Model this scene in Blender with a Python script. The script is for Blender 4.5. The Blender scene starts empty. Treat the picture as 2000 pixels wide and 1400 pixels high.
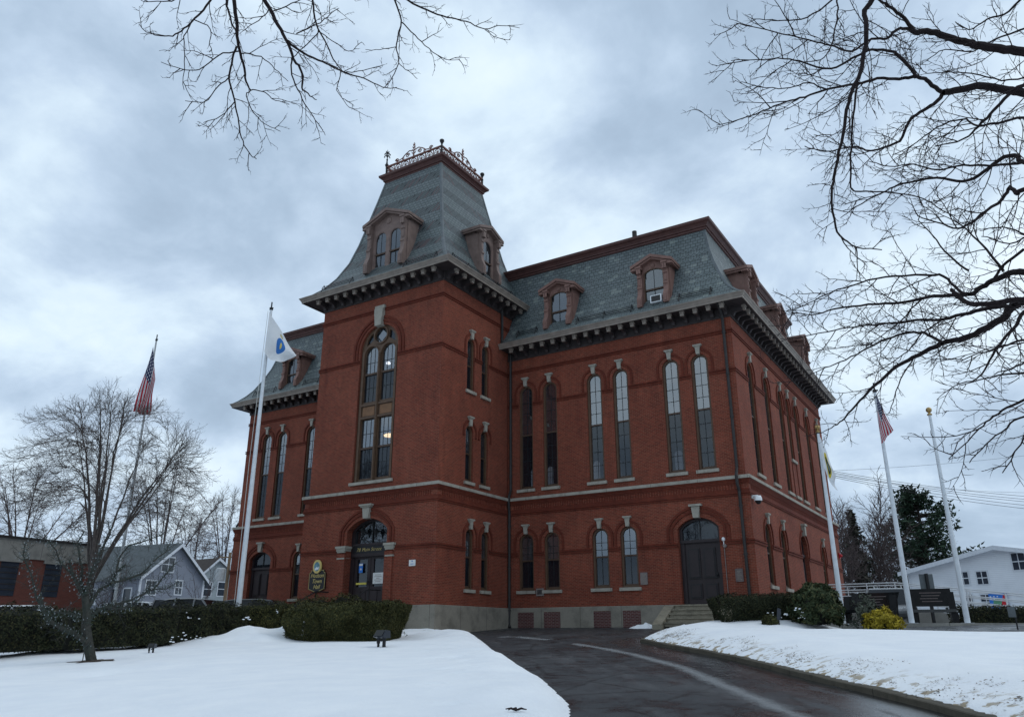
import bpy, bmesh, math, random
import numpy as np
from mathutils import Vector, Matrix, noise
from mathutils.geometry import tessellate_polygon
PI=math.pi; R_=math.radians
SC=bpy.context.scene; COL=SC.collection
# ------------------------------------------------------------------ camera, sky, sun, exposure
CAM=Vector((8.787,-32.0473,-1.2433))
cd=bpy.data.cameras.new('camera'); cam=bpy.data.objects.new('camera',cd); COL.objects.link(cam)
cam.location=CAM; cam.rotation_euler=(R_(90+19.4727),0,R_(32.1324))
cd.sensor_width=36; cd.lens=36*1536.74/2000; cd.clip_start=.1; cd.clip_end=3000
SC.camera=cam
SUN_EL,SUN_AZ=48.0,70.0          # azimuth clockwise from +Y
w=bpy.data.worlds.new('World'); SC.world=w; w.use_nodes=True
def setup_world():
    nt=w.node_tree; N=nt.nodes; L=nt.links; N.clear()
    out=N.new('ShaderNodeOutputWorld')
    sky=N.new('ShaderNodeTexSky'); sky.sky_type='NISHITA'; sky.sun_disc=False
    sky.sun_elevation=R_(SUN_EL); sky.sun_rotation=R_(SUN_AZ); sky.air_density=1.2; sky.dust_density=2
    b1=N.new('ShaderNodeBackground'); b1.inputs[1].default_value=.07; L.new(sky.outputs[0],b1.inputs[0])
    tc=N.new('ShaderNodeTexCoord'); sep=N.new('ShaderNodeSeparateXYZ'); L.new(tc.outputs['Generated'],sep.inputs[0])
    def m(op,a,b=None,c=None):
        n=N.new('ShaderNodeMath'); n.operation=op
        for i,x in enumerate((a,b,c)):
            if x is None: continue
            if isinstance(x,(int,float)): n.inputs[i].default_value=x
            else: L.new(x,n.inputs[i])
        return n.outputs[0]
    zz=m('ADD',m('MAXIMUM',sep.outputs[2],0.0),.45)
    cx=m('DIVIDE',sep.outputs[0],zz); cy=m('DIVIDE',sep.outputs[1],zz)
    cb=N.new('ShaderNodeCombineXYZ'); L.new(cx,cb.inputs[0]); L.new(cy,cb.inputs[1])
    def fbm(scale,detail,rough,dist,off):
        mp=N.new('ShaderNodeMapping'); mp.inputs[1].default_value=off; L.new(cb.outputs[0],mp.inputs[0])
        n=N.new('ShaderNodeTexNoise'); n.inputs['Scale'].default_value=scale; n.inputs['Detail'].default_value=detail
        n.inputs['Roughness'].default_value=rough; n.inputs['Distortion'].default_value=dist; L.new(mp.outputs[0],n.inputs[0]); return n.outputs[0]
    a=fbm(1.7,6,.52,.15,(5.3,2.1,0)); b=fbm(4.6,8,.58,.2,(7.3,2.2,0))
    mix=m('ADD',m('MULTIPLY',a,.66),m('MULTIPLY',b,.34))
    # lower cloud decks are a little brighter in their gaps near the horizon
    ramp=N.new('ShaderNodeValToRGB'); L.new(mix,ramp.inputs[0]); e=ramp.color_ramp.elements
    e[0].position=.35; e[0].color=(.36,.47,.61,1); e[1].position=.62; e[1].color=(.90,1.03,1.14,1)
    x=e.new(.43); x.color=(.45,.58,.74,1); x=e.new(.485); x.color=(.57,.71,.88,1); x=e.new(.545); x.color=(.75,.90,1.03,1)
    b2=N.new('ShaderNodeBackground'); L.new(ramp.outputs[0],b2.inputs[0]); b2.inputs[1].default_value=1.05
    mx=N.new('ShaderNodeMixShader'); mx.inputs[0].default_value=.92
    L.new(b1.outputs[0],mx.inputs[1]); L.new(b2.outputs[0],mx.inputs[2]); L.new(mx.outputs[0],out.inputs[0])
setup_world()
sd=bpy.data.lights.new('sun','SUN'); sun=bpy.data.objects.new('sun',sd); COL.objects.link(sun)
sd.energy=.5; sd.angle=R_(30); sd.color=(1,.96,.9)
sun.rotation_euler=(R_(90-SUN_EL),0,R_(180-SUN_AZ)); sun.location=(30,20,60)
vs=SC.view_settings; SC.display_settings.display_device='sRGB'; vs.view_transform='Standard'; vs.look='None'; vs.exposure=0; vs.gamma=1; vs.use_curve_mapping=False
SC.cycles.max_bounces=6; SC.cycles.transparent_max_bounces=12
# ------------------------------------------------------------------ material helpers
class NT:
    def __init__(s,name):
        s.m=bpy.data.materials.new(name); s.m.use_nodes=True; s.nt=s.m.node_tree; s.N=s.nt.nodes; s.L=s.nt.links
        s.bsdf=s.N['Principled BSDF']; s.out=s.N['Material Output']
    def new(s,t,**k):
        n=s.N.new(t)
        for a,b in k.items(): setattr(n,a,b)
        return n
    def put(s,sock,x):
        if x is None: return
        if hasattr(x,'is_output'): s.L.new(x,sock)
        else:
            if isinstance(x,(tuple,list)) and len(x)==3 and sock.type=='RGBA': x=(*x,1)
            sock.default_value=x
    def math(s,op,a,b=None,c=None,clamp=False):
        n=s.new('ShaderNodeMath',operation=op); n.use_clamp=clamp
        for i,x in enumerate((a,b,c)): s.put(n.inputs[i],x) if x is not None else None
        return n.outputs[0]
    def mix(s,f,a,b,mode='MIX'):
        n=s.new('ShaderNodeMixRGB',blend_type=mode); s.put(n.inputs[0],f); s.put(n.inputs[1],a); s.put(n.inputs[2],b); return n.outputs[0]
    def noise(s,vec,scale,detail=3,rough=.5,dist=0,col=False):
        n=s.new('ShaderNodeTexNoise'); s.put(n.inputs['Scale'],scale); s.put(n.inputs['Detail'],detail); s.put(n.inputs['Roughness'],rough); s.put(n.inputs['Distortion'],dist)
        if vec is not None: s.L.new(vec,n.inputs[0])
        return n.outputs[1 if col else 0]
    def ramp(s,f,stops):
        n=s.new('ShaderNodeValToRGB'); s.put(n.inputs[0],f); e=n.color_ramp.elements
        while len(e)<len(stops): e.new(.5)
        for q,(p,c) in zip(e,stops):
            q.position=p; q.color=(*c,1) if not isinstance(c,(int,float)) else (c,c,c,1)
        return n.outputs[0]
    def pos(s): return s.new('ShaderNodeNewGeometry').outputs['Position']
    def obj(s): return s.new('ShaderNodeTexCoord').outputs['Object']
    def uv(s): return s.new('ShaderNodeTexCoord').outputs['UV']
    def facade(s,src=None):
        g=s.new('ShaderNodeNewGeometry'); p=s.new('ShaderNodeSeparateXYZ'); n=s.new('ShaderNodeSeparateXYZ')
        s.L.new(src if src is not None else g.outputs['Position'],p.inputs[0]); s.L.new(g.outputs['True Normal'],n.inputs[0])
        sel=s.math('GREATER_THAN',s.math('ABSOLUTE',n.outputs[0]),s.math('ABSOLUTE',n.outputs[1]))
        u=s.math('ADD',s.math('MULTIPLY',p.outputs[1],sel),s.math('MULTIPLY',p.outputs[0],s.math('SUBTRACT',1,sel)))
        return u,p.outputs[2]
    def vec(s,x,y,z=0):
        n=s.new('ShaderNodeCombineXYZ'); s.put(n.inputs[0],x); s.put(n.inputs[1],y); s.put(n.inputs[2],z); return n.outputs[0]
    def bump(s,h,strength=.3,dist=.01):
        n=s.new('ShaderNodeBump'); s.put(n.inputs['Height'],h); n.inputs['Strength'].default_value=strength; n.inputs['Distance'].default_value=dist
        s.L.new(n.outputs[0],s.bsdf.inputs['Normal']); return n
    def fin(s,col=None,rough=None,metal=None,spec=None):
        b=s.bsdf
        s.put(b.inputs['Base Color'],col); s.put(b.inputs['Roughness'],rough); s.put(b.inputs['Metallic'],metal); s.put(b.inputs['Specular IOR Level'],spec)
        return s.m
def simple(name,c,rough=.6,var=.15,scale=6,metal=0,bump=0,spec=.3):
    t=NT(name); p=t.obj(); f=t.noise(p,scale,4,.6)
    a=tuple(x*(1-var) for x in c); b=tuple(min(1,x*(1+var)) for x in c)
    col=t.ramp(f,[(.3,a),(.7,b)])
    if bump: t.bump(t.noise(p,scale*6,3,.6),bump,.01)
    return t.fin(col,rough,metal,spec)
def brick_mat(name,c1,c2,mort,bw=.19,rh=.0625,mw=.006,stain=True):
    t=NT(name); u,v=t.facade(); vc=t.vec(u,v)
    b=t.new('ShaderNodeTexBrick'); b.offset=.5; t.L.new(vc,b.inputs[0])
    for k,x in (('Scale',1),('Mortar Size',mw),('Mortar Smooth',.25),('Bias',0),('Brick Width',bw),('Row Height',rh)): b.inputs[k].default_value=x
    b.inputs['Color1'].default_value=(*c1,1); b.inputs['Color2'].default_value=(*c2,1); b.inputs['Mortar'].default_value=(*mort,1)
    col=b.outputs[0]
    if stain:
        n1=t.noise(vc,.35,5,.6); col=t.mix(t.ramp(n1,[(.32,.0),(.68,.8)]),col,t.mix(1,col,(.66,.60,.62),'MULTIPLY'))
        n2=t.noise(t.vec(t.math('MULTIPLY',u,2.2),t.math('MULTIPLY',v,.35)),1.1,5,.65); col=t.mix(t.ramp(n2,[(.50,.0),(.78,.6)]),col,t.mix(1,col,(1.4,1.38,1.36),'MULTIPLY')); n4=t.noise(t.vec(t.math('MULTIPLY',u,1.5),t.math('MULTIPLY',v,.22)),.9,6,.7); col=t.mix(t.ramp(n4,[(.54,0.),(.74,.55)]),col,t.mix(1,col,(.55,.55,.6),'MULTIPLY'))
        n3=t.noise(vc,9,2,.5); col=t.mix(.35,col,t.mix(1,col,t.ramp(n3,[(.3,.65),(.7,1.3)]),'MULTIPLY'))
    t.bump(b.outputs[1],-.35,.006)
    return t.fin(col,.85,0,.2)
M={}
M['brick']=brick_mat('red_brick',(.236,.050,.0275),(.142,.034,.020),(.245,.115,.078),mw=.0085)
M['brick_dark']=brick_mat('moulded_brick',(.165,.036,.020),(.125,.028,.017),(.11,.038,.025))
M['brick_low']=brick_mat('infill_brick',(.105,.030,.027),(.08,.025,.023),(.20,.155,.145),mw=.011)
M['brick_far']=brick_mat('plain_brick',(.135,.045,.034),(.11,.038,.030),(.14,.07,.055),stain=False)
def stone(name,c,joint=0,dirt=.5,scale=3):
    t=NT(name); p=t.pos(); n=t.noise(p,scale,6,.65); col=t.ramp(n,[(.25,tuple(x*(1-dirt) for x in c)),(.5,c),(.75,tuple(min(1,x*1.18) for x in c))])
    n2=t.noise(p,40,2,.5); col=t.mix(.35,col,t.mix(1,col,t.ramp(n2,[(.3,.6),(.7,1.3)]),'MULTIPLY'))
    if joint:
        u,v=t.facade(); f=t.math('FRACT',t.math('DIVIDE',u,joint)); j=t.math('LESS_THAN',f,.012/joint*1.6); col=t.mix(j,col,tuple(x*.35 for x in c))
    t.bump(t.noise(p,18,4,.6),.4,.01); return t.fin(col,.85,0,.2)
M['granite']=stone('weathered_granite',(.335,.31,.265),2.1,.4)
M['keystone']=stone('keystone_granite',(.33,.31,.265),0,.2)
M['foundation']=stone('foundation_granite',(.235,.215,.18),1.95,.5,1.1)
M['steps']=stone('step_granite',(.24,.215,.165),0,.5,2.5)
M['cornice']=simple('cornice_paint',(.235,.20,.17),.55,.22,2.5)
M['cornice_dark']=simple('cornice_painted_shade',(.042,.034,.034),.6,.2,3)  # shade under the eaves is put into this dark colour
M['crown']=simple('oxide_red_paint',(.085,.038,.033),.5,.2,3)
M['dormer']=simple('mauve_brown_paint',(.20,.112,.092),.6,.18,3)
M['dormer_tower']=simple('grey_brown_paint',(.185,.130,.112),.6,.2,3)
M['frame']=simple('brown_window_paint',(.095,.055,.033),.5,.2,4)
M['sash']=simple('brown_sash_paint',(.075,.045,.030),.5,.2,4)
M['muntin']=simple('black_muntin',(.015,.016,.018),.5,.1)
M['door']=simple('plum_brown_door_paint',(.026,.018,.020),.45,.2,3)
M['iron']=simple('black_iron',(.012,.013,.015),.5,.2)
M['copper']=simple('painted_iron_cresting',(.17,.070,.052),.5,.3,5)
M['lead']=simple('lead_flashing',(.105,.122,.130),.5,.25,4)
M['spout']=simple('dark_downspout',(.028,.026,.026),.45,.25,5)
M['dark']=simple('dark_interior',(.02,.02,.022),.9,.1)
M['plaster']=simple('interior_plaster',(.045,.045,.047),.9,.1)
def glass_mat(name,refl,tint,trans,wav=.08):
    t=NT(name); N=t.N; 
    tr=t.new('ShaderNodeBsdfTransparent'); tr.inputs[0].default_value=(trans,trans,trans*1.05,1)
    df=t.new('ShaderNodeBsdfDiffuse'); df.inputs[0].default_value=(*tint,1)
    gl=t.new('ShaderNodeBsdfGlossy'); gl.inputs['Roughness'].default_value=.015; gl.inputs[0].default_value=(.9,.95,1,1)
    bp=t.new('ShaderNodeBump'); bp.inputs['Strength'].default_value=wav; bp.inputs['Distance'].default_value=.05
    t.L.new(t.noise(t.pos(),1.1,2,.5),bp.inputs['Height']); t.L.new(bp.outputs[0],gl.inputs['Normal'])
    m1=t.new('ShaderNodeMixShader'); m1.inputs[0].default_value=.45; t.L.new(tr.outputs[0],m1.inputs[1]); t.L.new(df.outputs[0],m1.inputs[2])
    m2=t.new('ShaderNodeMixShader'); m2.inputs[0].default_value=refl; t.L.new(m1.outputs[0],m2.inputs[1]); t.L.new(gl.outputs[0],m2.inputs[2])
    t.L.new(m2.outputs[0],t.out.inputs[0]); return t.m
M['glass']=glass_mat('window_glass',.22,(.04,.05,.06),.55)
M['glass_low']=glass_mat('screened_glass',.06,(.018,.025,.034),.35,.03)
M['glass_ref']=glass_mat('plain_glass',.16,(.02,.025,.03),.4,.03)
def slate_mat(name,tower):
    t=NT(name); u,v=t.facade()
    rh=.168
    if tower:
        per=1.16; ph=t.math('FRACT',t.math('DIVIDE',t.math('SUBTRACT',v,15.05),per)); band=t.math('GREATER_THAN',ph,.55)
    else:
        a=t.math('FRACT',t.math('DIVIDE',t.math('SUBTRACT',v,13.05),1.56)); band=t.math('GREATER_THAN',a,.56)
    def bt(vec,bw,rh,ms,c1,c2,mo):
        b=t.new('ShaderNodeTexBrick'); b.offset=.5; t.L.new(vec,b.inputs[0])
        for k,x in (('Scale',1),('Mortar Size',ms),('Mortar Smooth',.1),('Bias',0),('Brick Width',bw),('Row Height',rh)): b.inputs[k].default_value=x
        b.inputs['Color1'].default_value=(*c1,1); b.inputs['Color2'].default_value=(*c2,1); b.inputs['Mortar'].default_value=(*mo,1); return b
    c1,c2,mo=((.135,.160,.163),(.105,.127,.132),(.030,.037,.040))
    b1=bt(t.vec(u,v),.24,rh,.015,c1,c2,mo)
    if tower:
        gg=t.new('ShaderNodeNewGeometry'); nn=t.new('ShaderNodeSeparateXYZ'); t.L.new(gg.outputs['True Normal'],nn.inputs[0]); sl=t.math('SUBTRACT',t.math('MULTIPLY',t.math('GREATER_THAN',t.math('ABSOLUTE',nn.outputs[0]),t.math('ABSOLUTE',nn.outputs[1])),1.5),.62)
        us=t.math('ADD',v,t.math('MULTIPLY',u,-.9)); vs_=t.math('ADD',u,t.math('MULTIPLY',v,-.0))
        b2=bt(t.vec(us,t.math('ADD',u,t.math('MULTIPLY',v,sl))),.9,.125,.036,c1,c2,(.018,.023,.026))
        # stray reddish slates inside the diagonal courses
        rr=t.new('ShaderNodeTexWhiteNoise',noise_dimensions='2D'); q=t.math('FLOOR',t.math('DIVIDE',t.math('ADD',u,t.math('MULTIPLY',v,sl)),.125)); t.L.new(t.vec(q,t.math('FLOOR',t.math('DIVIDE',v,1.16))),rr.inputs[0])
        red=t.math('GREATER_THAN',rr.outputs[0],.82); c_2=t.mix(t.math('MULTIPLY',red,.6),b2.outputs[0],(.20,.095,.10)); 
        c_2=t.mix(b2.outputs[1],c_2,(.018,.023,.026))
    else:
        tri=t.math('PINGPONG',u,.135); row=t.math('FLOOR',t.math('DIVIDE',v,rh)); sg=t.math('SUBTRACT',t.math('MULTIPLY',t.math('MODULO',row,2),2),1)
        b2=bt(t.vec(u,t.math('ADD',v,t.math('MULTIPLY',t.math('MULTIPLY',tri,sg),.8))),.27,rh,.015,c1,c2,mo); c_2=b2.outputs[0]
    col=t.mix(band,b1.outputs[0],c_2); fac=t.mix(band,b1.outputs[1],b2.outputs[1])
    n=t.noise(t.vec(u,v),.5,5,.6); col=t.mix(t.ramp(n,[(.4,0.),(.75,.5)]),col,t.mix(1,col,(.7,.85,.8),'MULTIPLY'))
    wn=t.new('ShaderNodeTexWhiteNoise',noise_dimensions='2D'); t.L.new(t.vec(t.math('FLOOR',t.math('DIVIDE',u,.27)),t.math('FLOOR',t.math('DIVIDE',v,rh))),wn.inputs[0])
    col=t.mix(t.math('MULTIPLY',t.math('GREATER_THAN',wn.outputs[0],.93),.0 if tower else .35),col,(.24,.27,.24))
    col=t.mix(.12 if tower else .45,col,t.mix(1,col,t.ramp(wn.outputs[0],[(0,.7),(1,1.25)]),'MULTIPLY'))
    st=t.noise(t.vec(t.math('MULTIPLY',u,3.0),t.math('MULTIPLY',v,.25)),1.0,5,.65); col=t.mix(t.ramp(st,[(.52,0.),(.78,.45)]),col,t.mix(1,col,(1.45,1.42,1.36),'MULTIPLY')); t.bump(fac,-.7,.012); return t.fin(col,.5,0,.35)
M['slate']=slate_mat('main_slate',False); M['slate_tower']=slate_mat('tower_slate',True)
# ------------------------------------------------------------------ mesh builder
WL={}   # world location of translated-only parents
class MB:
    def __init__(s): s.v=[]; s.f=[]; s.mi=[]; s.k=0
    def add(s,vs,fs,mi=None):
        o=len(s.v); s.v+= [tuple(p) for p in vs]; s.f+=[tuple(i+o for i in f) for f in fs]; s.mi+=[s.k if mi is None else mi]*len(fs); return s
    def box(s,a,b):
        x0,y0,z0=a; x1,y1,z1=b
        return s.add([(x0,y0,z0),(x1,y0,z0),(x1,y1,z0),(x0,y1,z0),(x0,y0,z1),(x1,y0,z1),(x1,y1,z1),(x0,y1,z1)],[(0,3,2,1),(4,5,6,7),(0,1,5,4),(1,2,6,5),(2,3,7,6),(3,0,4,7)])
    def obox(s,c,ax,ay,az):  # oriented box: centre, half axes
        c,ax,ay,az=map(Vector,(c,ax,ay,az)); P=[c+ax*i+ay*j+az*k for k in(-1,1) for j in(-1,1) for i in(-1,1)]
        return s.add(P,[(0,2,3,1),(4,5,7,6),(0,1,5,4),(1,3,7,5),(3,2,6,7),(2,0,4,6)])
    def beam(s,a,b,w,h,up=(0,0,1)):
        a,b=Vector(a),Vector(b); d=(b-a); l=d.length; d/=l; u=Vector(up); sd=d.cross(u)
        if sd.length<1e-4: sd=d.cross(Vector((1,0,0)))
        sd.normalize(); u=sd.cross(d); return s.obox((a+b)/2,d*l/2,sd*w/2,u*h/2)
    def prism(s,pts,fn,d0,d1):  # 2D polygon extruded: fn(a,b,d)->xyz
        n=len(pts); V=[fn(a,b,d0) for a,b in pts]+[fn(a,b,d1) for a,b in pts]
        return s.add(V,[tuple(range(n)),tuple(range(2*n-1,n-1,-1))]+[(i,n+i,n+(i+1)%n,(i+1)%n) for i in range(n)])
    def tube(s,path,r,n=6,cap=True):
        P=[Vector(p) for p in path]; m=len(P)
        rs=r if isinstance(r,(list,tuple)) else [r]*m
        d=(P[1]-P[0]); t=Vector((0,0,1)) if abs(d.normalized().z)<.9 else Vector((1,0,0))
        V=[]
        for i in range(m):
            d=(P[min(i+1,m-1)]-P[max(i-1,0)]); 
            if d.length<1e-9: d=Vector((0,0,1))
            d.normalize(); a=t-d*t.dot(d)
            if a.length<1e-6: a=Vector((1,0,0))-d*d.x
            a.normalize(); b=d.cross(a); t=a
            for j in range(n):
                q=2*PI*j/n; V.append(P[i]+(a*math.cos(q)+b*math.sin(q))*rs[i])
        F=[(i*n+j,i*n+(j+1)%n,(i+1)*n+(j+1)%n,(i+1)*n+j) for i in range(m-1) for j in range(n)]
        if cap: F+=[tuple(range(n-1,-1,-1)),tuple(range((m-1)*n,m*n))]
        return s.add(V,F)
    def lathe(s,prof,c=(0,0,0),n=12):
        m=len(prof); V=[(c[0]+r*math.cos(2*PI*j/n),c[1]+r*math.sin(2*PI*j/n),c[2]+z) for r,z in prof for j in range(n)]
        F=[(i*n+j,i*n+(j+1)%n,(i+1)*n+(j+1)%n,(i+1)*n+j) for i in range(m-1) for j in range(n)]
        return s.add(V,F+[tuple(range(n-1,-1,-1)),tuple(range((m-1)*n,m*n))])
    def ball(s,c,r,nu=8,nv=6,sx=1,sy=1,sz=1):
        V=[];F=[]
        for i in range(nv+1):
            a=PI*i/nv
            for j in range(nu): q=2*PI*j/nu; V.append((c[0]+sx*r*math.sin(a)*math.cos(q),c[1]+sy*r*math.sin(a)*math.sin(q),c[2]+sz*r*math.cos(a)))
        for i in range(nv):
            for j in range(nu): F.append((i*nu+j,i*nu+(j+1)%nu,(i+1)*nu+(j+1)%nu,(i+1)*nu+j))
        return s.add(V,F)
    def sweep(s,path,closed,prof,mis=None):  # path 2D with the outside on its right; prof list of (out,z)
        n=len(path); rings=[]
        for out,z in prof: rings.append([(x,y,z) for x,y in offset(path,closed,out)])
        V=[p for r in rings for p in r]; c=n if closed else n-1
        for i in range(len(prof)-1):
            s.add([],[]) 
        o=len(s.v); s.v+=V
        for i in range(len(prof)-1):
            for j in range(c):
                k=(j+1)%n; s.f.append((o+i*n+j,o+i*n+k,o+(i+1)*n+k,o+(i+1)*n+j)); s.mi.append(mis[i] if mis else s.k)
        return s
    def build(s,name,mats,parent=None,loc=None,rot=0,smooth=False,origin=None):
        me=bpy.data.meshes.new(name); off=Vector((0,0,0))
        if origin is not None: off=Vector(origin)
        elif parent is not None and loc is None and parent in WL: off=WL[parent]
        V=s.v if off.length==0 else [(x-off.x,y-off.y,z-off.z) for x,y,z in s.v]
        me.from_pydata(V,[],s.f)
        if not isinstance(mats,(list,tuple)): mats=[mats]
        for m in mats: me.materials.append(m if not isinstance(m,str) else M[m])
        if len(mats)>1: me.polygons.foreach_set('material_index',s.mi)
        if smooth: me.polygons.foreach_set('use_smooth',[True]*len(me.polygons))
        me.update()
        o=bpy.data.objects.new(name,me); COL.objects.link(o)
        if parent is not None:
            o.parent=parent
            if loc is not None: o.location=loc; o.rotation_euler=(0,0,rot)
            elif parent in WL: WL[o]=WL[parent]
        else:
            if origin is not None: o.location=off; WL[o]=off
            elif loc is not None: o.location=loc; o.rotation_euler=(0,0,rot)
            else: WL[o]=Vector((0,0,0))
        return o
def offset(path,closed,d):
    n=len(path); P=[Vector(p) for p in path]; out=[]
    def nrm(a,b):
        t=(b-a).normalized(); return Vector((t.y,-t.x))
    for i in range(n):
        ns=[]
        if closed or i>0: ns.append(nrm(P[i-1],P[i]))
        if closed or i<n-1: ns.append(nrm(P[i],P[(i+1)%n]))
        if len(ns)==1: m=ns[0]
        else: m=(ns[0]+ns[1])/(1+ns[0].dot(ns[1]))
        q=P[i]+m*d; out.append((q.x,q.y))
    return out
def tag(o,label=None,cat=None,group=None,kind=None):
    if label: o['label']=label
    if cat: o['category']=cat
    if group: o['group']=group
    if kind: o['kind']=kind
    return o
def thing(name,label,cat,loc=(0,0,0),rz=0,group=None):
    o=bpy.data.objects.new(name,None); COL.objects.link(o); o.location=loc; o.rotation_euler=(0,0,rz); o.empty_display_size=.3
    if rz==0: WL[o]=Vector(loc)
    return tag(o,label,cat,group)
def copy_tree(o,parent=None):
    c=o.copy(); COL.objects.link(c)
    if parent is not None: c.parent=parent
    for ch in o.children: copy_tree(ch,c)
    return c
_fw=Vector((math.sin(R_(-32.1324))*math.cos(R_(19.4727)),math.cos(R_(-32.1324))*math.cos(R_(19.4727)),math.sin(R_(19.4727))))
_rt=Vector((math.cos(R_(32.1324)),math.sin(R_(32.1324)),0)); _up=_rt.cross(_fw)
def at(u,v,R):   # point seen at photo pixel (u,v), at horizontal distance R from the camera
    d=_fw+_rt*((u-1000)/1536.74)-_up*((v-700)/1536.74); return CAM+d*(R/math.hypot(d.x,d.y))
def G(x,y):      # height of the paved ground
    return -.86+.0605*max(min(y,0.0),-46)
# ------------------------------------------------------------------ the setting: ground, drive, snow
def sd_poly(px,py,poly):
    d=np.full(px.shape,1e9); ins=np.zeros(px.shape,bool); n=len(poly)
    for i in range(n):
        (ax,ay),(bx,by)=poly[i],poly[(i+1)%n]; ex,ey=bx-ax,by-ay; wx,wy=px-ax,py-ay
        t=np.clip((wx*ex+wy*ey)/(ex*ex+ey*ey),0,1); d=np.minimum(d,np.hypot(wx-ex*t,wy-ey*t))
        c=((ay>py)!=(by>py)); 
        with np.errstate(divide='ignore',invalid='ignore'): xi=(bx-ax)*(py-ay)/(by-ay)+ax
        ins^=c&(px<xi)
    return np.where(ins,d,-d)
def vnoise(x,y,s,seed=0):
    rs=np.random.RandomState(seed); T=rs.rand(256,256); x=x*s; y=y*s
    xi=np.floor(x).astype(int); yi=np.floor(y).astype(int); fx=x-xi; fy=y-yi; fx=fx*fx*(3-2*fx); fy=fy*fy*(3-2*fy)
    g=lambda a,b:T[a%256,b%256]
    return (g(xi,yi)*(1-fx)+g(xi+1,yi)*fx)*(1-fy)+(g(xi,yi+1)*(1-fx)+g(xi+1,yi+1)*fx)*fy-.5
def Gn(y): return -.86+.0605*np.maximum(np.minimum(y,0),-46)
def grid_mesh(name,xs,ys,zf,keep,mat,smooth=True):
    X,Y=np.meshgrid(xs,ys,indexing='ij'); Z=zf(X,Y); K=keep(X,Y) if keep else np.ones(X.shape,bool)
    nx,ny=X.shape; I=np.arange(nx*ny).reshape(nx,ny)
    q=K[:-1,:-1]|K[1:,:-1]|K[:-1,1:]|K[1:,1:]
    F=np.stack([I[:-1,:-1][q],I[1:,:-1][q],I[1:,1:][q],I[:-1,1:][q]],1)
    us,inv=np.unique(F,return_inverse=True); V=np.stack([X.ravel(),Y.ravel(),Z.ravel()],1)[us]; F=inv.reshape(F.shape)
    me=bpy.data.meshes.new(name); me.from_pydata(V.tolist(),[],F.tolist()); me.materials.append(mat)
    if smooth: me.polygons.foreach_set('use_smooth',[True]*len(me.polygons))
    o=bpy.data.objects.new(name,me); COL.objects.link(o); return o
t=NT('winter_ground'); p=t.pos(); n=t.noise(p,.06,5,.6); col=t.ramp(n,[(.42,(.10,.10,.10)),(.5,(.55,.58,.62)),(.7,(.72,.75,.8))]); M['ground']=t.fin(col,.9,0,.2)
ys=np.concatenate([np.linspace(-400,-60,8),np.linspace(-50,12,63),np.array([30,80,200,500,1500])]); xs=np.concatenate([np.array([-1500,-500,-200,-100]),np.linspace(-60,60,81),np.array([100,200,500,1500])])
tag(grid_mesh('ground',xs,ys,lambda x,y:Gn(y)-.03+np.clip((-20.5-x)/3.5,0,1)*np.maximum(0,-.84-Gn(y))*(y>-40),None,M['ground']),kind='structure')
def asphalt():
    t=NT('wet_asphalt'); p=t.pos(); n1=t.noise(p,.45,6,.62,.6); n2=t.noise(p,60,3,.6); n3=t.noise(p,2.2,5,.65,.4)
    col=t.ramp(n1,[(.3,(.019,.021,.024)),(.55,(.034,.036,.040)),(.75,(.050,.051,.054))])
    col=t.mix(.5,col,t.mix(1,col,t.ramp(n2,[(.3,.5),(.7,1.5)]),'MULTIPLY'))
    vor=t.new('ShaderNodeTexVoronoi',feature='DISTANCE_TO_EDGE'); mp=t.mix(.82,t.noise(p,.8,3,.6,0,True),p); t.L.new(mp,vor.inputs[0]); vor.inputs['Scale'].default_value=.55
    crack=t.math('LESS_THAN',vor.outputs['Distance'],.016); col=t.mix(t.math('MULTIPLY',crack,.7),col,(.012,.012,.013))
    # dried salt film drawn out along the drive
    s=t.new('ShaderNodeSeparateXYZ'); t.L.new(p,s.inputs[0]); al=t.math('ADD',t.math('MULTIPLY',s.outputs[0],-.60),t.math('MULTIPLY',s.outputs[1],.80)); ac=t.math('ADD',t.math('MULTIPLY',s.outputs[0],.80),t.math('MULTIPLY',s.outputs[1],.60))
    n4=t.noise(t.vec(t.math('MULTIPLY',al,.18),t.math('MULTIPLY',ac,1.2)),1.3,6,.7); col=t.mix(t.ramp(n4,[(.52,0.),(.75,.55)]),col,(.125,.125,.13))
    r=t.ramp(t.math('ADD',t.math('MULTIPLY',n3,.6),t.math('MULTIPLY',n1,.4)),[(.36,.14),(.45,.36),(.58,.7)]); wt=t.new('ShaderNodeAttribute'); wt.attribute_name='wet'; k=t.math('MULTIPLY',wt.outputs['Fac'],t.ramp(n4,[(.36,0.),(.5,1.)])); r=t.mix(k,r,(.11,.11,.11)); col=t.mix(t.math('MULTIPLY',k,.55),col,(.014,.014,.015))
    t.bump(t.math('ADD',n2,t.math('MULTIPLY',crack,-1.5)),.35,.006); return t.fin(col,r,0,.4)
M['asphalt']=asphalt()
LAWN=[(-12.2,-4.6),(-10.9,-5.6),(-8.6,-7.2),(-6.2,-9.8),(-3.6,-13.1),(-1.0,-16.2),(1.25,-18.9),(3.0,-21.3),(4.0,-23.0),(4.7,-26),(4.9,-29),(3.6,-36),(-30,-36),(-26,-27),(-19,-21.6),(-17.6,-18.6),(-19.2,-14),(-19.6,-8),(-19.4,-6.4),(-13.6,-6.4)]
KERB=[(-1.6,-7.2),(-1.25,-8.6),(.3,-10.6),(2.36,-12.95),(4.1,-15.3),(5.6,-17.5),(6.7,-19.0),(7.6,-20.3),(8.8,-22.2),(10.2,-24.8),(11.2,-28),(11.6,-34)]
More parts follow.
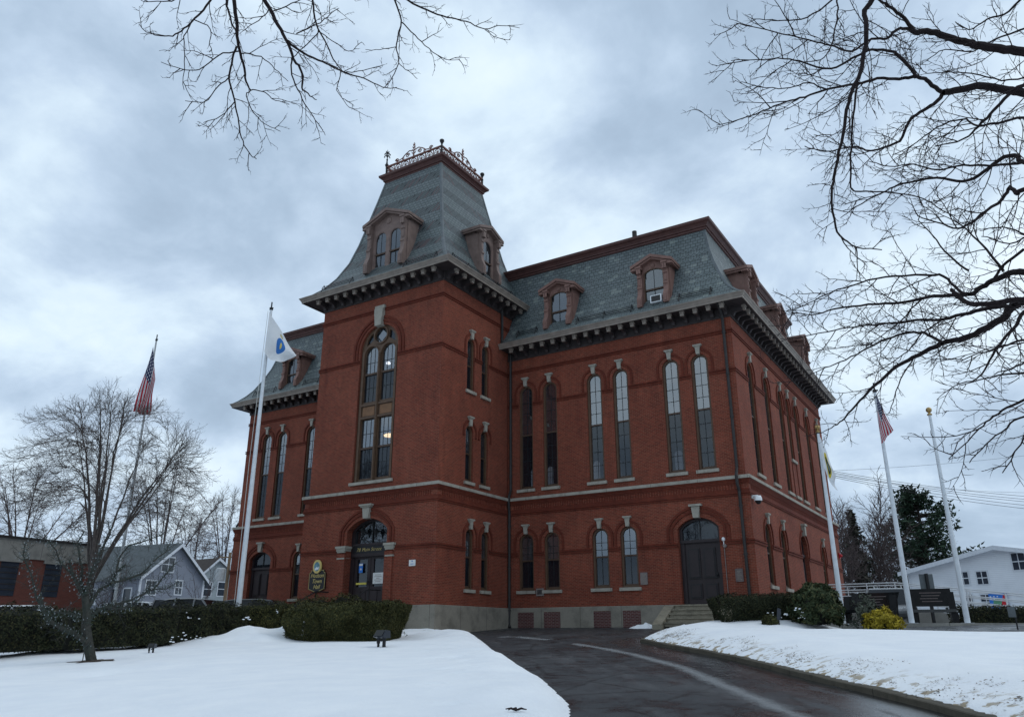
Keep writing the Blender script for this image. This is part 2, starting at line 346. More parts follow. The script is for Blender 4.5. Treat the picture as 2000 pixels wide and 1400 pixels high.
_r=random.Random(12); DENTS=[(a+(b-a)*.0+_r.uniform(-2.0,-.5),c+_r.uniform(-.9,.3),_r.uniform(.4,1.1)) for a,b,c in [(-9.5,0,-7.5),(-7.2,0,-9.4),(-5.6,0,-11.5),(-4.4,0,-12.6),(-3.0,0,-14.4),(-1.7,0,-15.9),(-.9,0,-16.8),(.2,0,-17.9),(1.0,0,-19.2),(1.9,0,-20.2),(2.6,0,-21.2),(-2.4,0,-15.0),(3.2,0,-22.4),(.6,0,-18.6)]]
def lawn_z(x,y):
    d=sd_poly(x,y,LAWN); s=np.clip(d/.55,0,1); s=s*(2-s)
    n=vnoise(x,y,.22,1)*.18+vnoise(x,y,.7,2)*.055+vnoise(x,y,2.1,5)*.012
    rid=np.exp(-((d-.9)/.7)**2)*.05*(1+2*vnoise(x,y,1.3,9)); edge=vnoise(x,y,6,3)*.12*np.exp(-np.maximum(d,0)/.30)+vnoise(x,y,2.2,4)*.07*np.exp(-np.maximum(d,0)/.6)
    mound=(.32*np.exp(-(((x+13.9)/1.5)**4+((y+11.9)/1.25)**4))+.16*np.exp(-(((x+15.0)/1.4)**2+((y+13.2)/1.0)**2))+.25*np.exp(-(((x+13.2)/.8)**2+((y+10.9)/.8)**2)))*(1+.6*vnoise(x,y,1.3,31)+.3*vnoise(x,y,3.4,32)); mound2=.22*np.exp(-(((x+8.6)/1.4)**2+((y+8.6)/1.0)**2)); well=-.16*np.exp(-(((x+8.75)/.42)**2+((y+21.3)/.42)**2))
    foot=0*x
    for k,(fx,fy,fa) in enumerate(DENTS): cx_,sx_=math.cos(fa),math.sin(fa); ux=(x-fx)*cx_+(y-fy)*sx_; uy=-(x-fx)*sx_+(y-fy)*cx_; foot=foot-.085*np.exp(-((ux/.20)**4+(uy/.085)**2))+.015*np.exp(-((ux/.32)**4+(uy/.17)**2))
    return Gn(y)+np.where(d>0,(.17+n+.02)*s+rid*s+edge*s+mound+mound2+well+foot,-.12)
def snow_mat(name,dirty):
    t=NT(name); p=t.pos(); n=t.noise(p,1.2,5,.6); col=t.ramp(n,[(.3,(.76,.79,.83)),(.7,(.84,.86,.88))])
    if dirty:
        n2=t.noise(p,4.5,5,.6,0); a=t.new('ShaderNodeAttribute'); a.attribute_name='edge'
        k=t.math('MULTIPLY',t.ramp(n2,[(.53,0.),(.60,1.)]),a.outputs['Fac']); c2=t.ramp(t.noise(p,9,3,.6),[(.35,(.10,.065,.035)),(.6,(.30,.22,.10)),(.75,(.14,.10,.06))]); col=t.mix(t.math('MULTIPLY',k,.9),col,c2)
    t.bump(t.math('ADD',t.noise(p,7,6,.68),t.math('MULTIPLY',t.noise(p,26,3,.6),.5)),.55,.035); b=t.bsdf; b.inputs['Subsurface Weight'].default_value=.0; return t.fin(col,.75,0,.25)
M['snow']=snow_mat('clean_snow',False); M['snow_dirty']=snow_mat('dirty_snow',True)
tag(grid_mesh('snow_lawn',np.arange(-30,5.6,.12),np.arange(-33,-4,.12),lawn_z,lambda x,y:sd_poly(x,y,LAWN)>0,M['snow']),kind='structure')
drive=[(-13,-.05),(-1,-.05),(-.5,-2.5),(-1.2,-7.2),(-1.1,-8.6),(.4,-10.5),(2.5,-12.9),(5.7,-17.4),(7.7,-20.2),(10.3,-24.7),(11.3,-28),(11.7,-46),(3,-46),(4,-36),(4,-23),(1,-19.4),(-4,-13.6),(-9,-7.6),(-13,-4)]
dw=grid_mesh('driveway',np.arange(-24,13,.5),np.arange(-46,0.1,.5),lambda x,y:Gn(y)+.004,lambda x,y:(x>-20),M['asphalt']); tag(dw,kind='structure')
# right bank of old snow behind a granite kerb, falling away towards the retaining wall
WALL=[(-2.0,-3.3),(.6,-2.62),(1.6,-2.3),(4.1,-1.55),(6.3,-.75),(8.6,.75),(15,6.5)]
BANK=[(x+.12,y+.1) for x,y in KERB]+[(40,-34),(40,6),(15,6.4)]+[(x,y-.05) for x,y in WALL[::-1]]
BANK[0]=(-1.5,-7.1)
def bank_z(x,y):
    d=sd_poly(x,y,[(KERB[0][0]-.1,KERB[0][1])]+KERB+[(60,-34),(60,20),(-2.2,-3.0)])+.02+.05*vnoise(x,y,3.3,27); s=np.clip(d/.9,0,1); s=s*(2-s)
    q1=np.clip((x-1.6)/2.6,0,1); q2=np.clip((y+8)/5,0,1); drop=-.46*q1*q1*(3-2*q1)*q2*q2*(3-2*q2)
    n=vnoise(x,y,.25,21)*.14+vnoise(x,y,.8,22)*.04+(vnoise(x,y,2.6,23)*.035+vnoise(x,y,6,24)*.03)*np.exp(-np.maximum(d-.1,0)/.35)
    ridge=.12*np.exp(-((d-1.5)/.8)**2)
    return Gn(y)+np.where(d>0,.075+(.165+n+ridge+drop)*s,-.05)
bk=grid_mesh('snow_bank',np.arange(-2.4,24,.12),np.arange(-33,5,.12),bank_z,lambda x,y:sd_poly(x,y,BANK)>-.16,M['snow_dirty'])
co=np.empty(len(bk.data.vertices)*3); bk.data.vertices.foreach_get('co',co); co=co.reshape(-1,3)
dk=np.full(len(co),9e9)
for a,b in zip(KERB[:-1],KERB[1:]):
    e=np.array(b)-np.array(a); wv=co[:,:2]-np.array(a); tt=np.clip((wv@e)/(e@e),0,1); dk=np.minimum(dk,np.linalg.norm(wv-tt[:,None]*e,axis=1))
at_=bk.data.attributes.new('edge','FLOAT','POINT'); at_.data.foreach_set('value',np.clip(1.15-dk/.75,0,1).astype(np.float32)); tag(bk,kind='structure')
mb=MB()
kp=[]
for i,(a,b) in enumerate(zip(KERB[:-1],KERB[1:])):
    a,b=Vector(a),Vector(b); n=max(1,int((b-a).length/.5))
    for j in range(n): kp.append(a.lerp(b,j/n))
kp.append(Vector(KERB[-1]))
for i in range(len(kp)):
    d=(kp[min(i+1,len(kp)-1)]-kp[max(0,i-1)]).normalized(); nn=Vector((d.y,-d.x))  # right of travel = drive side
    g=G(kp[i].x,kp[i].y); h=.088+.02*noise.noise(Vector((i*.9,3,1))); nn=nn*(1+.25*noise.noise(Vector((i*.7,1,5))))
    for o,z in ((.10,g-.05),(.105,g+h-.012),(.09,g+h),(-.08,g+h+.005),(-.08,g-.05)): mb.v.append((kp[i].x+nn.x*o,kp[i].y+nn.y*o,z))
for i in range(len(kp)-1):
    for k in range(4): mb.f.append((i*5+k,i*5+k+1,(i+1)*5+k+1,(i+1)*5+k)); mb.mi.append(0)
M['kerb']=stone('granite_kerb',(.085,.075,.058),2.4,.45,4)
tag(mb.build('kerb','kerb'),kind='structure')
co=np.empty(len(dw.data.vertices)*3); dw.data.vertices.foreach_get('co',co); co=co.reshape(-1,3); dk=np.full(len(co),9e9)
for a,b in zip(KERB[:-1],KERB[1:]):
    e=np.array(b)-np.array(a); wv=co[:,:2]-np.array(a); tt=np.clip((wv@e)/(e@e),0,1); dk=np.minimum(dk,np.linalg.norm(wv-tt[:,None]*e,axis=1))
dw.data.attributes.new('wet','FLOAT','POINT').data.foreach_set('value',np.clip(1.15-dk/1.9,0,1).astype(np.float32))
# chalky worn line down the drive
def marking():
    t=NT('worn_white_paint'); p=t.pos(); uv=t.uv(); s=t.new('ShaderNodeSeparateXYZ'); t.L.new(uv,s.inputs[0])
    ed=t.math('SUBTRACT',1,t.math('ABSOLUTE',t.math('MULTIPLY',t.math('SUBTRACT',s.outputs[0],.5),2))); n=t.math('ADD',t.math('MULTIPLY',t.noise(p,9,7,.8),.75),t.math('MULTIPLY',t.noise(p,1.1,3,.6),.25))
    k=t.ramp(t.math('ADD',t.math('MULTIPLY',ed,.46),n),[(.62,0.),(.92,1.)])
    tr=t.new('ShaderNodeBsdfTransparent'); mx=t.new('ShaderNodeMixShader'); t.L.new(t.math('MULTIPLY',k,.55),mx.inputs[0]); t.L.new(tr.outputs[0],mx.inputs[1]); t.fin((.30,.31,.32),.8); t.L.new(t.bsdf.outputs[0],mx.inputs[2]); t.L.new(mx.outputs[0],t.out.inputs[0]); return t.m
M['marking']=marking()
def strip(pts,wd):
    me=bpy.data.meshes.new('road_marking'); V=[];F=[];U=[]
    P=[Vector(p) for p in pts]; Q=[]
    for i in range(len(P)-1):
        for j in range(6): Q.append(P[i].lerp(P[i+1],j/6))
    Q.append(P[-1])
    for i,q in enumerate(Q):
        d=(Q[min(i+1,len(Q)-1)]-Q[max(0,i-1)]).normalized(); nn=Vector((-d.y,d.x)); k=wd*(.8+.4*noise.noise((i*.3,1,0)))
        for s in (-1,1): x=q.x+nn.x*k*s; y=q.y+nn.y*k*s; V.append((x,y,G(x,y)+.009))
    for i in range(len(Q)-1): F.append((2*i,2*i+1,2*i+3,2*i+2))
    me.from_pydata(V,[],F); ul=me.uv_layers.new(name='UVMap')
    for f in me.polygons:
        for li,vi in zip(f.loop_indices,f.vertices): ul.data[li].uv=(vi%2,vi//2)
    me.materials.append(M['marking']); o=bpy.data.objects.new('road_marking',me); COL.objects.link(o); tag(o,kind='structure')
def gp(u,v,off=.009):
    d=_fw+_rt*((u-1000)/1536.74)-_up*((v-700)/1536.74); tt=(-.86+off+.0605*CAM.y-CAM.z)/(d.z-.0605*d.y); q=CAM+d*tt; return (q.x,q.y)
strip([gp(*p) for p in [(1120,1256),(1180,1266),(1240,1278),(1330,1302),(1420,1340),(1520,1382),(1590,1410),(1700,1470)]],.34)
strip([gp(*p) for p in [(975,1243),(1010,1243),(1070,1249)]],.5)
# ------------------------------------------------------------------ town hall
W_,D_=31.15,17.75; T0,T1,P_=-19.38,-11.53,5.59; IN=.11
hall=thing('town_hall','large red brick town hall with slate mansard roofs and a tall square entrance tower','town hall',(-15.455,0,-.86))
class Wall:
    def __init__(s,O,ud,L): s.O=Vector((*O,0)); s.u=Vector((*ud,0)); s.n=Vector((ud[1],-ud[0],0)); s.L=L; s.rot=math.atan2(ud[1],ud[0])
    def pt(s,u,z,o=0): return s.O+s.u*u+s.n*o+Vector((0,0,z))
    def box(s,mb,u0,u1,z0,z1,o0,o1):
        P=[s.pt(u,z,o) for o in(o1,o0) for z in(z0,z1) for u in(u0,u1)]
        mb.add(P,[(0,1,3,2),(4,6,7,5),(0,4,5,1),(2,3,7,6),(0,2,6,4),(1,5,7,3)])
def arch(w,hs,rise,n=14,cu=0,z0=0):
    pts=[(cu-w/2,z0),(cu+w/2,z0)]
    R=(w*w/4+rise*rise)/(2*rise); cz=z0+hs+rise-R; a=math.asin(min(1,w/2/R))
    if rise>=w/2-1e-6: a=PI/2
    for i in range(n+1): q=a-2*a*i/n; pts.append((cu+R*math.sin(q),cz+R*math.cos(q)))
    return pts
def plate(mb,fn,outer,holes,d0,d1):  # flat plate with holes; fn(a,b,d)->xyz; front at d0, back at d1
    loops=[outer]+holes; flat=[p for l in loops for p in l]
    tri=tessellate_polygon([[Vector((a,b,0)) for a,b in l] for l in loops])
    mb.add([fn(a,b,d0) for a,b in flat],tri)
    if d1 is not None:
        o=0
        for l in loops:
            n=len(l); mb.add([fn(a,b,d0) for a,b in l]+[fn(a,b,d1) for a,b in l],[(i,(i+1)%n,n+(i+1)%n,n+i) for i in range(n)])
def wall_face(mb,wl,u0,u1,z0,z1,holes,depth=.32):
    flat_loops=[[(u0,z0),(u1,z0),(u1,z1),(u0,z1)]]+holes
    flat=[p for l in flat_loops for p in l]
    tri=tessellate_polygon([[Vector((a,b,0)) for a,b in l] for l in flat_loops])
    mb.add([wl.pt(a,b) for a,b in flat],tri)
    for l in holes:
        n=len(l); mb.add([wl.pt(a,b) for a,b in l]+[wl.pt(a,b,-depth) for a,b in l],[(i,(i+1)%n,n+(i+1)%n,n+i) for i in range(n)])
# ---- window prototypes (local x along wall, y inwards, z up; origin at bottom centre of the opening on the wall face)
KINDS={ # w, hs, rise, rail(z above bottom), upper cols/rows, lower cols/rows, recess
 'tall':(.78,4.77,.39,2.66,2,4,2,4), 'low':(.80,2.16,.40,1.33,2,3,2,0),
 'tall_wide':(.95,4.72,.475,2.66,2,4,2,4),'low_wide':(.92,2.08,.46,1.33,2,3,2,0),'short_wide':(.80,2.92,.40,1.5,2,3,2,2),
 'nar_low':(.60,2.27,.30,1.36,2,2,1,0),'nar_mid':(.60,2.30,.30,1.30,2,2,1,0),'nar_up':(.60,2.30,.30,1.25,2,2,1,0)}
protos={}
def window(kind,wl,u,z):
    loc=wl.pt(u,z)-Vector(WL[hall])
    if kind in protos:
        c=copy_tree(protos[kind],hall); c.location=loc; c.rotation_euler=(0,0,wl.rot); return c
    w,hs,rise,rail,uc,ur,lc,lr=KINDS[kind]; fn=lambda a,b,d:(a,d,b); f=.095; y0,y1=.085,.22; gy=.165
    m=MB(); m.k=0
    inner=arch(w-2*f,hs-.09,rise-f*.9,14,0,.09); plate(m,fn,arch(w,hs,rise,14),[inner],y0,y1)
    m.k=1; iw=w/2-f
    m.box((-iw,gy-.05,rail-.035),(iw,gy+.035,rail+.035))
    for sx in(-1,1): m.box((sx*iw-(.028 if sx>0 else 0),gy-.03,.09),(sx*iw+(.028 if sx<0 else 0),gy+.02,hs))
    m.box((-iw,gy-.03,.09),(iw,gy+.02,.15))
    m.k=2; b=.011; top=hs+rise-.05
    for i in range(1,uc): x=-iw+2*iw*i/uc; m.box((x-b,gy-.024,rail),(x+b,gy-.013,top))
    for i in range(1,ur): z_=rail+(hs-rail+rise*.2)*i/ur; m.box((-iw,gy-.023,z_-b),(iw,gy-.013,z_+b))
    for i in range(1,lc): x=-iw+2*iw*i/lc; m.box((x-b,gy-.014,.12),(x+b,gy-.002,rail))
    for i in range(1,lr): z_=.12+(rail-.12)*i/lr; m.box((-iw,gy-.013,z_-b),(iw,gy-.0025,z_+b))
    o=m.build('window',['frame','sash','muntin'],hall,loc,wl.rot)
    g=MB(); a=[(x,z_) for x,z_ in arch(w-f,hs-rail,rise-f*.4,14,0,rail)]; g.add([(x,gy-.012,z_) for x,z_ in a],[tuple(range(len(a)))]); g.build('upper_pane','glass',o,(0,0,0))
    g=MB(); g.add([(-iw,gy,.1),(iw,gy,.1),(iw,gy,rail),(-iw,gy,rail)],[(0,1,2,3)]); g.build('lower_pane','glass_low',o,(0,0,0))
    s=MB(); s.box((-w/2-.10,-.085,-.135),(w/2+.10,.12,0)); s.build('sill','granite',o,(0,0,0))
    k=MB(); zt=hs+rise; k.prism([(-.075,zt-.02),(.075,zt-.02),(.115,zt+.35),(-.115,zt+.35)],lambda a,b,d:(a,d,b),-.10,.15); k.box((-.195,-.145,zt+.36),(.195,.05,zt+.42)); k.box((-.15,-.12,zt+.32),(.15,.05,zt+.36)); k.build('keystone','keystone',o,(0,0,0))
    protos[kind]=o; return o
def blind(win,kind,frac):
    w,hs,rise,rail=KINDS[kind][:4]; m=MB(); top=hs+rise*.5; z0=rail+(top-rail)*(1-frac) if frac<=1 else .2; m.box((-w/2+.1,.20,z0),(w/2-.1,.215,top)); m.build('blind','blind_cloth',win,(0,0,0))
M['blind_cloth']=simple('cream_blind',(.42,.39,.33),.8,.1)
def hole(kind,u,z): w,hs,rise=KINDS[kind][:3]; return arch(w,hs,rise,14,u,z)
mould=MB(); moulds=[]
def flush():
    global mould
    if mould.v: moulds.append(mould); mould=MB()
def label(wl,u,w,zs,rise,zstr,gap=.15,th=.10,pr=.05,double=False):
    for q in range(2 if double else 1):
        r0=gap+q*(th+.07); r1=r0+th
        A=arch(w+2*r0,.01,rise+r0,14,u,zs)[2:]; B=arch(w+2*r1,.01,rise+r1,14,u,zs)[2:]
        A=[(u+w/2+r0,zstr)]+A+[(u-w/2-r0,zstr)]; B=[(u+w/2+r1,zstr)]+B+[(u-w/2-r1,zstr)]
        n=len(A); V=[wl.pt(a,b,o) for o in(pr,0) for L in(A,B) for a,b in L]
        F=[]
        for i in range(n-1): F+=[(i,i+1,n+i+1,n+i),(i,2*n+i,2*n+i+1,i+1),(n+i,n+i+1,3*n+i+1,3*n+i)]
        F+=[(0,n,3*n,2*n),(n-1,3*n-1,4*n-1,2*n-1)]; mould.add(V,F)
def strings(wl,u0,u1,z,wins):
    cuts=sorted((u-w/2-.01,u+w/2+.01) for u,w in wins); a=u0
    for c0,c1 in cuts+[(u1,u1)]:
        if c0-a>.03: wl.box(mould,a,c0,z-.06,z,0,.055); wl.box(mould,a,c0,z-.165,z-.10,0,.045)
        a=max(a,c1)
ZL2,ZU2,ZS1=2.44,9.67,11.46
BL=[]; walls=MB()
# walls of the main block
FR=Wall((T1-.0,0),(1,0),-T1); RT=Wall((0,0),(0,1),D_); BK=Wall((0,D_),(-1,0),W_); LF=Wall((-W_,D_),(0,-1),D_); FL=Wall((-W_,0),(1,0),W_+T0)
def up(w): return Wall(((w.O-w.n*IN).x,(w.O-w.n*IN).y),(w.u.x,w.u.y),w.L)
def do_wall(wl,zz0,zz1,items,strz,u0=0,u1=None,doors=()):
    hs=[hole(k,u,z) for k,u,z in items]+[arch(w,h,r,14,u,z) for u,w,z,h,r in doors]
    wall_face(walls,wl,u0,wl.L if u1 is None else u1,zz0,zz1,hs)
    for k,u,z in items:
        wn=window(k,wl,u,z)
        if (wl is FR and k=='low' and u<3) or k=='nar_low' or (wl is RT and u<3): wn.update_tag(); BL.append((wn,k))
        w,h,r=KINDS[k][:3]; label(wl,u,w,z+h,r,strz(k) if callable(strz) else strz)
    return [(u,KINDS[k][0]) for k,u,z in items]+[(u,w) for u,w,z,h,r in doors]
FX=[-10.6,-9.24,-6.83,-5.48,-3.02,-1.67]; LX=[-10.56,-9.2,-6.75,-5.39]
DOORF=(-2.27,1.76,0,3.02,.41)
ws=do_wall(FR,0,4.87,[('low',x-T1,.74) for x in LX],ZL2,doors=[(DOORF[0]-T1,*DOORF[1:])]); strings(FR,0,FR.L+.0,ZL2,ws); label(FR,DOORF[0]-T1,DOORF[1],DOORF[3],DOORF[4],ZL2,.2,.1,.05,True)
flush(); fu=up(FR); ws=do_wall(fu,5.0,12.1,[('tall',x-T1,5.4) for x in FX],ZU2,u0=-IN-.02,u1=FR.L-IN); strings(fu,-IN,FR.L-IN,ZU2,ws); strings(fu,0,FR.L-IN+.05,ZS1,[])
mir=lambda x:2*-15.455-x
flush(); ws=do_wall(FL,0,4.87,[('low',mir(x)+W_,.74) for x in LX],ZL2,doors=[(mir(DOORF[0])+W_,*DOORF[1:])]); strings(FL,0,FL.L,ZL2,ws); label(FL,mir(DOORF[0])+W_,DOORF[1],DOORF[3],DOORF[4],ZL2,.2,.1,.05,True)
flush(); fl=up(FL); ws=do_wall(fl,5.0,12.1,[('tall',mir(x)+W_,5.4) for x in FX],ZU2,u0=IN,u1=fl.L+IN+.02); strings(fl,IN,fl.L+IN,ZU2,ws); strings(fl,IN-.05,fl.L,ZS1,[])
flush(); DOORS=(8.72,1.36,0,3.0,.43)
ws=do_wall(RT,0,4.87,[('low_wide',2.25,.74),('low_wide',4.75,.74),('low_wide',13.05,.74),('low_wide',15.6,.74)],ZL2,doors=[DOORS]); strings(RT,-.05,D_,ZL2,ws); label(RT,*DOORS[:2],DOORS[3],DOORS[4],ZL2)
flush(); ru=up(RT); SY=[2.48,5.1,7.72,9.2,10.9,13.5,16.15]
ws=do_wall(ru,5.0,12.1,[('short_wide' if i==3 else 'tall_wide',y,7.25 if i==3 else 5.4) for i,y in enumerate(SY)],ZU2,IN,D_-IN); strings(ru,IN-.05,D_-IN,ZU2,ws); strings(ru,IN-.05,D_-IN+.05,ZS1,[])
si=MB(); ru.box(si,SY[3]-.5,SY[3]+.5,5.265,5.4,0,.09); si.build('blind_sill','granite',hall)
flush()
for sx in(-1,1): flush(); ru.box(mould,SY[3]+sx*.46-.05,SY[3]+sx*.46+.05,5.4,7.1,0,.03)
flush(); wall_face(walls,LF,0,D_,0,4.87,[]); lu=up(LF); wall_face(walls,lu,IN,D_-IN,5.0,12.1,[])
strings(LF,0,D_+.05,ZL2,[]); strings(lu,IN,D_-IN+.05,ZU2,[]); strings(lu,IN,D_-IN+.05,ZS1,[])
flush(); wall_face(walls,BK,0,W_,0,4.87,[]); bu=up(BK); do_wall(bu,5.0,12.1,[('tall',-x+d,5.4) for d in(0,9.8,19.0) for x in(-10.6,-9.24,-5.48,-3.9)],ZU2,IN,W_-IN)
# tower walls
flush()
TF=Wall((T0,-P_),(1,0),T1-T0); TR=Wall((T1,-P_),(0,1),P_); TL=Wall((T0,0),(0,-1),P_)
tdoor=(3.925+.06,2.34,0,3.2,.52)
walls_t=MB(); _w=walls; walls=walls_t
wall_face(walls,TF,0,TF.L,0,4.87,[arch(tdoor[1],tdoor[3],tdoor[4],16,tdoor[0],0)],1.0)
strings(TF,-.05,TF.L+.05,ZL2,[(tdoor[0],tdoor[1]+1.05)]); label(TF,tdoor[0],tdoor[1],tdoor[3],tdoor[4],2.56,.16,.1,.05,True)
flush(); tfu=up(TF); BWc=3.925+.03; BWw=2.36; BW=arch(BWw,6.43,1.18,24,BWc,5.4)
wall_face(walls,tfu,IN,TF.L-IN,5.0,14.52,[BW],.36); label(tfu,BWc,BWw,11.83,1.18,11.36,.12,.11,.05,True)
strings(tfu,IN-.05,TF.L-IN+.05,11.36,[(BWc,BWw+.0)]); strings(tfu,IN-.05,TF.L-IN+.05,13.83,[])
UY=[P_-3.19,P_-1.97]
flush(); ws=do_wall(TR,0,4.87,[('nar_low',u,.68) for u in UY],ZL2); strings(TR,-.0,P_,ZL2,ws)
flush(); tru=up(TR); ws=do_wall(tru,5.0,14.52,[('nar_mid',u,5.34) for u in UY]+[('nar_up',u,9.62) for u in UY],lambda k:7.5 if k=='nar_mid' else 11.36,IN,P_+2.3)
strings(tru,IN,P_+.2,11.36,[(u,.6) for u in UY]); strings(tru,IN,P_+2.3,13.83,[])
for u in UY: flush(); tru.box(mould,u-.55,u-.42,7.42,7.5,0,.05); flush(); tru.box(mould,u+.42,u+.55,7.42,7.5,0,.05)
flush()
flush(); wall_face(walls,TL,0,P_,0,4.87,[]); tlu=up(TL); wall_face(walls,tlu,-2.3,P_-IN,5.0,14.52,[]); strings(TL,0,P_+.05,ZL2,[]); strings(tlu,-2.3,P_-IN+.05,11.36,[]); strings(tlu,-2.3,P_-IN+.05,13.83,[])
TB=Wall((T1-IN,2.3),(-1,0),T1-T0-2*IN); wall_face(walls,TB,0,TB.L,4.9,14.52,[])
walls=_w
for wn,k in BL: blind(wn,k,1.0)
walls.build('wall','brick',hall); walls_t.build('tower_wall','brick',hall)
# rings: belt, corbels, cornices, roofs
MAIN=[(T1-.13,0),(0,0),(0,D_),(-W_,D_),(-W_,0),(T0+.13,0)]; MFULL=[(0,0),(0,D_),(-W_,D_),(-W_,0)]
MLOW=[(T1+.0,0),(0,0),(0,D_),(-W_,D_),(-W_,0),(T0,0)]
TOW=[(T0,0),(T0,-P_),(T1,-P_),(T1,0)]; TSQ=[(T0,-P_),(T1,-P_),(T1,2.26),(T0,2.26)]
BELT=[(0,4.86),(.125,4.86),(.125,4.985),(.10,5.0),(-.12,5.02)]
CORB=[(0,4.19),(.05,4.19),(.05,4.235),(.02,4.24),(.02,4.255),(.055,4.26),(.055,4.31),(.03,4.33),(.03,4.44),(-.012,4.44),(-.012,4.66),(.035,4.66),(.035,4.72),(.06,4.72),(.06,4.79),(.09,4.79),(.09,4.858)]
b=MB(); b.sweep(MLOW,False,BELT); b.sweep([(x,y) for x,y in TOW],False,BELT); b.build('belt_course','granite',hall)
b=MB(); b.sweep(MLOW,False,CORB); b.sweep(TOW,False,CORB)
for wl,a0,a1 in ((FR,.3,FR.L-.25),(FL,.3,FL.L-.3),(RT,.3,D_-.3),(TF,.3,TF.L-.3),(TR,.3,P_-.3)):
    u=a0
    while u<a1: wl.box(b,u,u+.06,4.445,4.655,-.01,.022); u+=.125
b.build('corbel_table','brick_dark',hall)
flush()
for q in moulds: q.build('string_course','brick_dark',hall)
FND=[(.0,0.0),(.085,-.005),(.095,-.02),(.095,-.9),(.095,-1.6)]
b=MB(); b.sweep(MLOW,False,FND); b.sweep(TOW,False,FND); 
fo=b.build('foundation','foundation',hall)
for x0,x1 in ((-10.96,-10.13),(-9.6,-8.77),(-7.14,-6.33),(-5.77,-4.96)): m=MB(); m.box((x0,-.105,-.9),(x1,-.02,-.2)); m.build('basement_infill','brick_low',hall)
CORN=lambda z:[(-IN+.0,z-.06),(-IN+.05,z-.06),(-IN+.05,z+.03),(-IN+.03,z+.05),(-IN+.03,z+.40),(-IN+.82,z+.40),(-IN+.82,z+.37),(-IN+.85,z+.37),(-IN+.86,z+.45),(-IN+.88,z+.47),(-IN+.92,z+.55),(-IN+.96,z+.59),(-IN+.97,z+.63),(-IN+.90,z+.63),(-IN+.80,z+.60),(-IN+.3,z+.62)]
CM=[1,1,1,1,1,1]+[0]*9  # frieze and soffit take the colour darkened for eave shade
def bracket_proto(parent):
    m=MB(); pr=[(0,.0),(.10,0),(.14,.03),(.17,.12),(.25,.16),(.46,.18),(.56,.20),(.60,.24),(.60,.40),(0,.40)]
    m.k=1; m.prism([(-y,z) for y,z in pr],lambda a,b,d:(d,a,b),-.07,.07); m.k=0; m.box((-.10,-.67,.30),(.10,-.50,.40)); m.box((-.085,-.645,.17),(.085,-.54,.30)); return m  # body in the shade-darkened colour, end blocks in plain cornice paint
def brackets(corn,z,runs,mat='cornice'):
    proto=None
    for wl,u0,u1 in runs:
        n=max(1,round((u1-u0)/.615)); 
        for i in range(n+1):
            u=u0+(u1-u0)*i/n; loc=wl.pt(u,z,-IN+.03)-Vector(WL[hall])
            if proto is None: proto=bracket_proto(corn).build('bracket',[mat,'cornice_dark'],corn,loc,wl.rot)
            else: c=proto.copy(); COL.objects.link(c); c.parent=corn; c.location=loc; c.rotation_euler=(0,0,wl.rot)
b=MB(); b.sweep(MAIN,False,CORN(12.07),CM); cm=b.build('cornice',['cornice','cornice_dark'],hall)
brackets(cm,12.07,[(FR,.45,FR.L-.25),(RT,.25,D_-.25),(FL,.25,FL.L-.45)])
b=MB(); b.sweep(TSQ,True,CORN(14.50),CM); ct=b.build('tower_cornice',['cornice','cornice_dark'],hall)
brackets(ct,14.50,[(TF,.25,TF.L-.25),(TR,.25,P_+.35)])
MPROF=[(.80,12.70),(.72,12.74),(.5,12.92),(.2,13.24),(-.1,13.66),(-.45,14.36),(-.78,15.2),(-1.0,16.0),(-1.13,16.7),(-1.18,17.25)]
TPROF=[(.78,15.13),(.68,15.18),(.4,15.40),(.03,15.76),(-.42,16.44),(-.84,17.4),(-1.14,18.5),(-1.44,19.9),(-1.74,21.3),(-1.98,22.5)]
b=MB(); b.sweep(MFULL,True,MPROF); mr=b.build('mansard_roof','slate',hall)
b=MB(); b.sweep(TSQ,True,TPROF); tr_=b.build('tower_roof','slate_tower',hall)
def hips(rect,prof,parent):
    for i in range(4):
        m=MB()
        pts=[(*offset(rect,True,o)[i],z) for o,z in prof]; cxy=(sum(p[0] for p in rect)/4,sum(p[1] for p in rect)/4)
        for A,B in zip(pts[:-1],pts[1:]):
            for k,(dx,dy) in enumerate(((1,0),(0,1))):
                s=1 if (cxy[0]-A[0] if k==0 else cxy[1]-A[1])>0 else -1; e=.125
                def q(P,t,o): return (P[0]+(dx*s*t)-o*(1 if cxy[0]-P[0]>0 else -1),P[1]+(dy*s*t)-o*(1 if cxy[1]-P[1]>0 else -1),P[2]+.012)
                m.add([q(A,0,.016),q(B,0,.016),q(B,e,.016),q(A,e,.016)],[(0,1,2,3)])
        m.build('hip_flashing','lead',parent)
hips(MFULL,MPROF[1:],mr); hips(TSQ,TPROF[1:],tr_)
CROWN=lambda o,z:[(o,z-.08),(o+.10,z-.03),(o+.10,z+.06),(o+.16,z+.08),(o+.16,z+.14),(o+.24,z+.24),(o+.34,z+.30),(o+.36,z+.42),(o+.32,z+.44)]
b=MB(); pr=CROWN(-1.2,17.17); b.sweep(MFULL,True,pr); q=offset(MFULL,True,pr[-1][0]); b.add([(x,y,pr[-1][1]) for x,y in q],[(0,1,2,3)]); b.build('roof_crown','crown',hall)
b=MB(); pr=CROWN(-2.06,22.5); b.sweep(TSQ,True,pr); q=offset(TSQ,True,pr[-1][0]); b.add([(x,y,pr[-1][1]) for x,y in q],[(0,1,2,3)]); b.build('tower_crown','crown',hall)
CZ=22.93
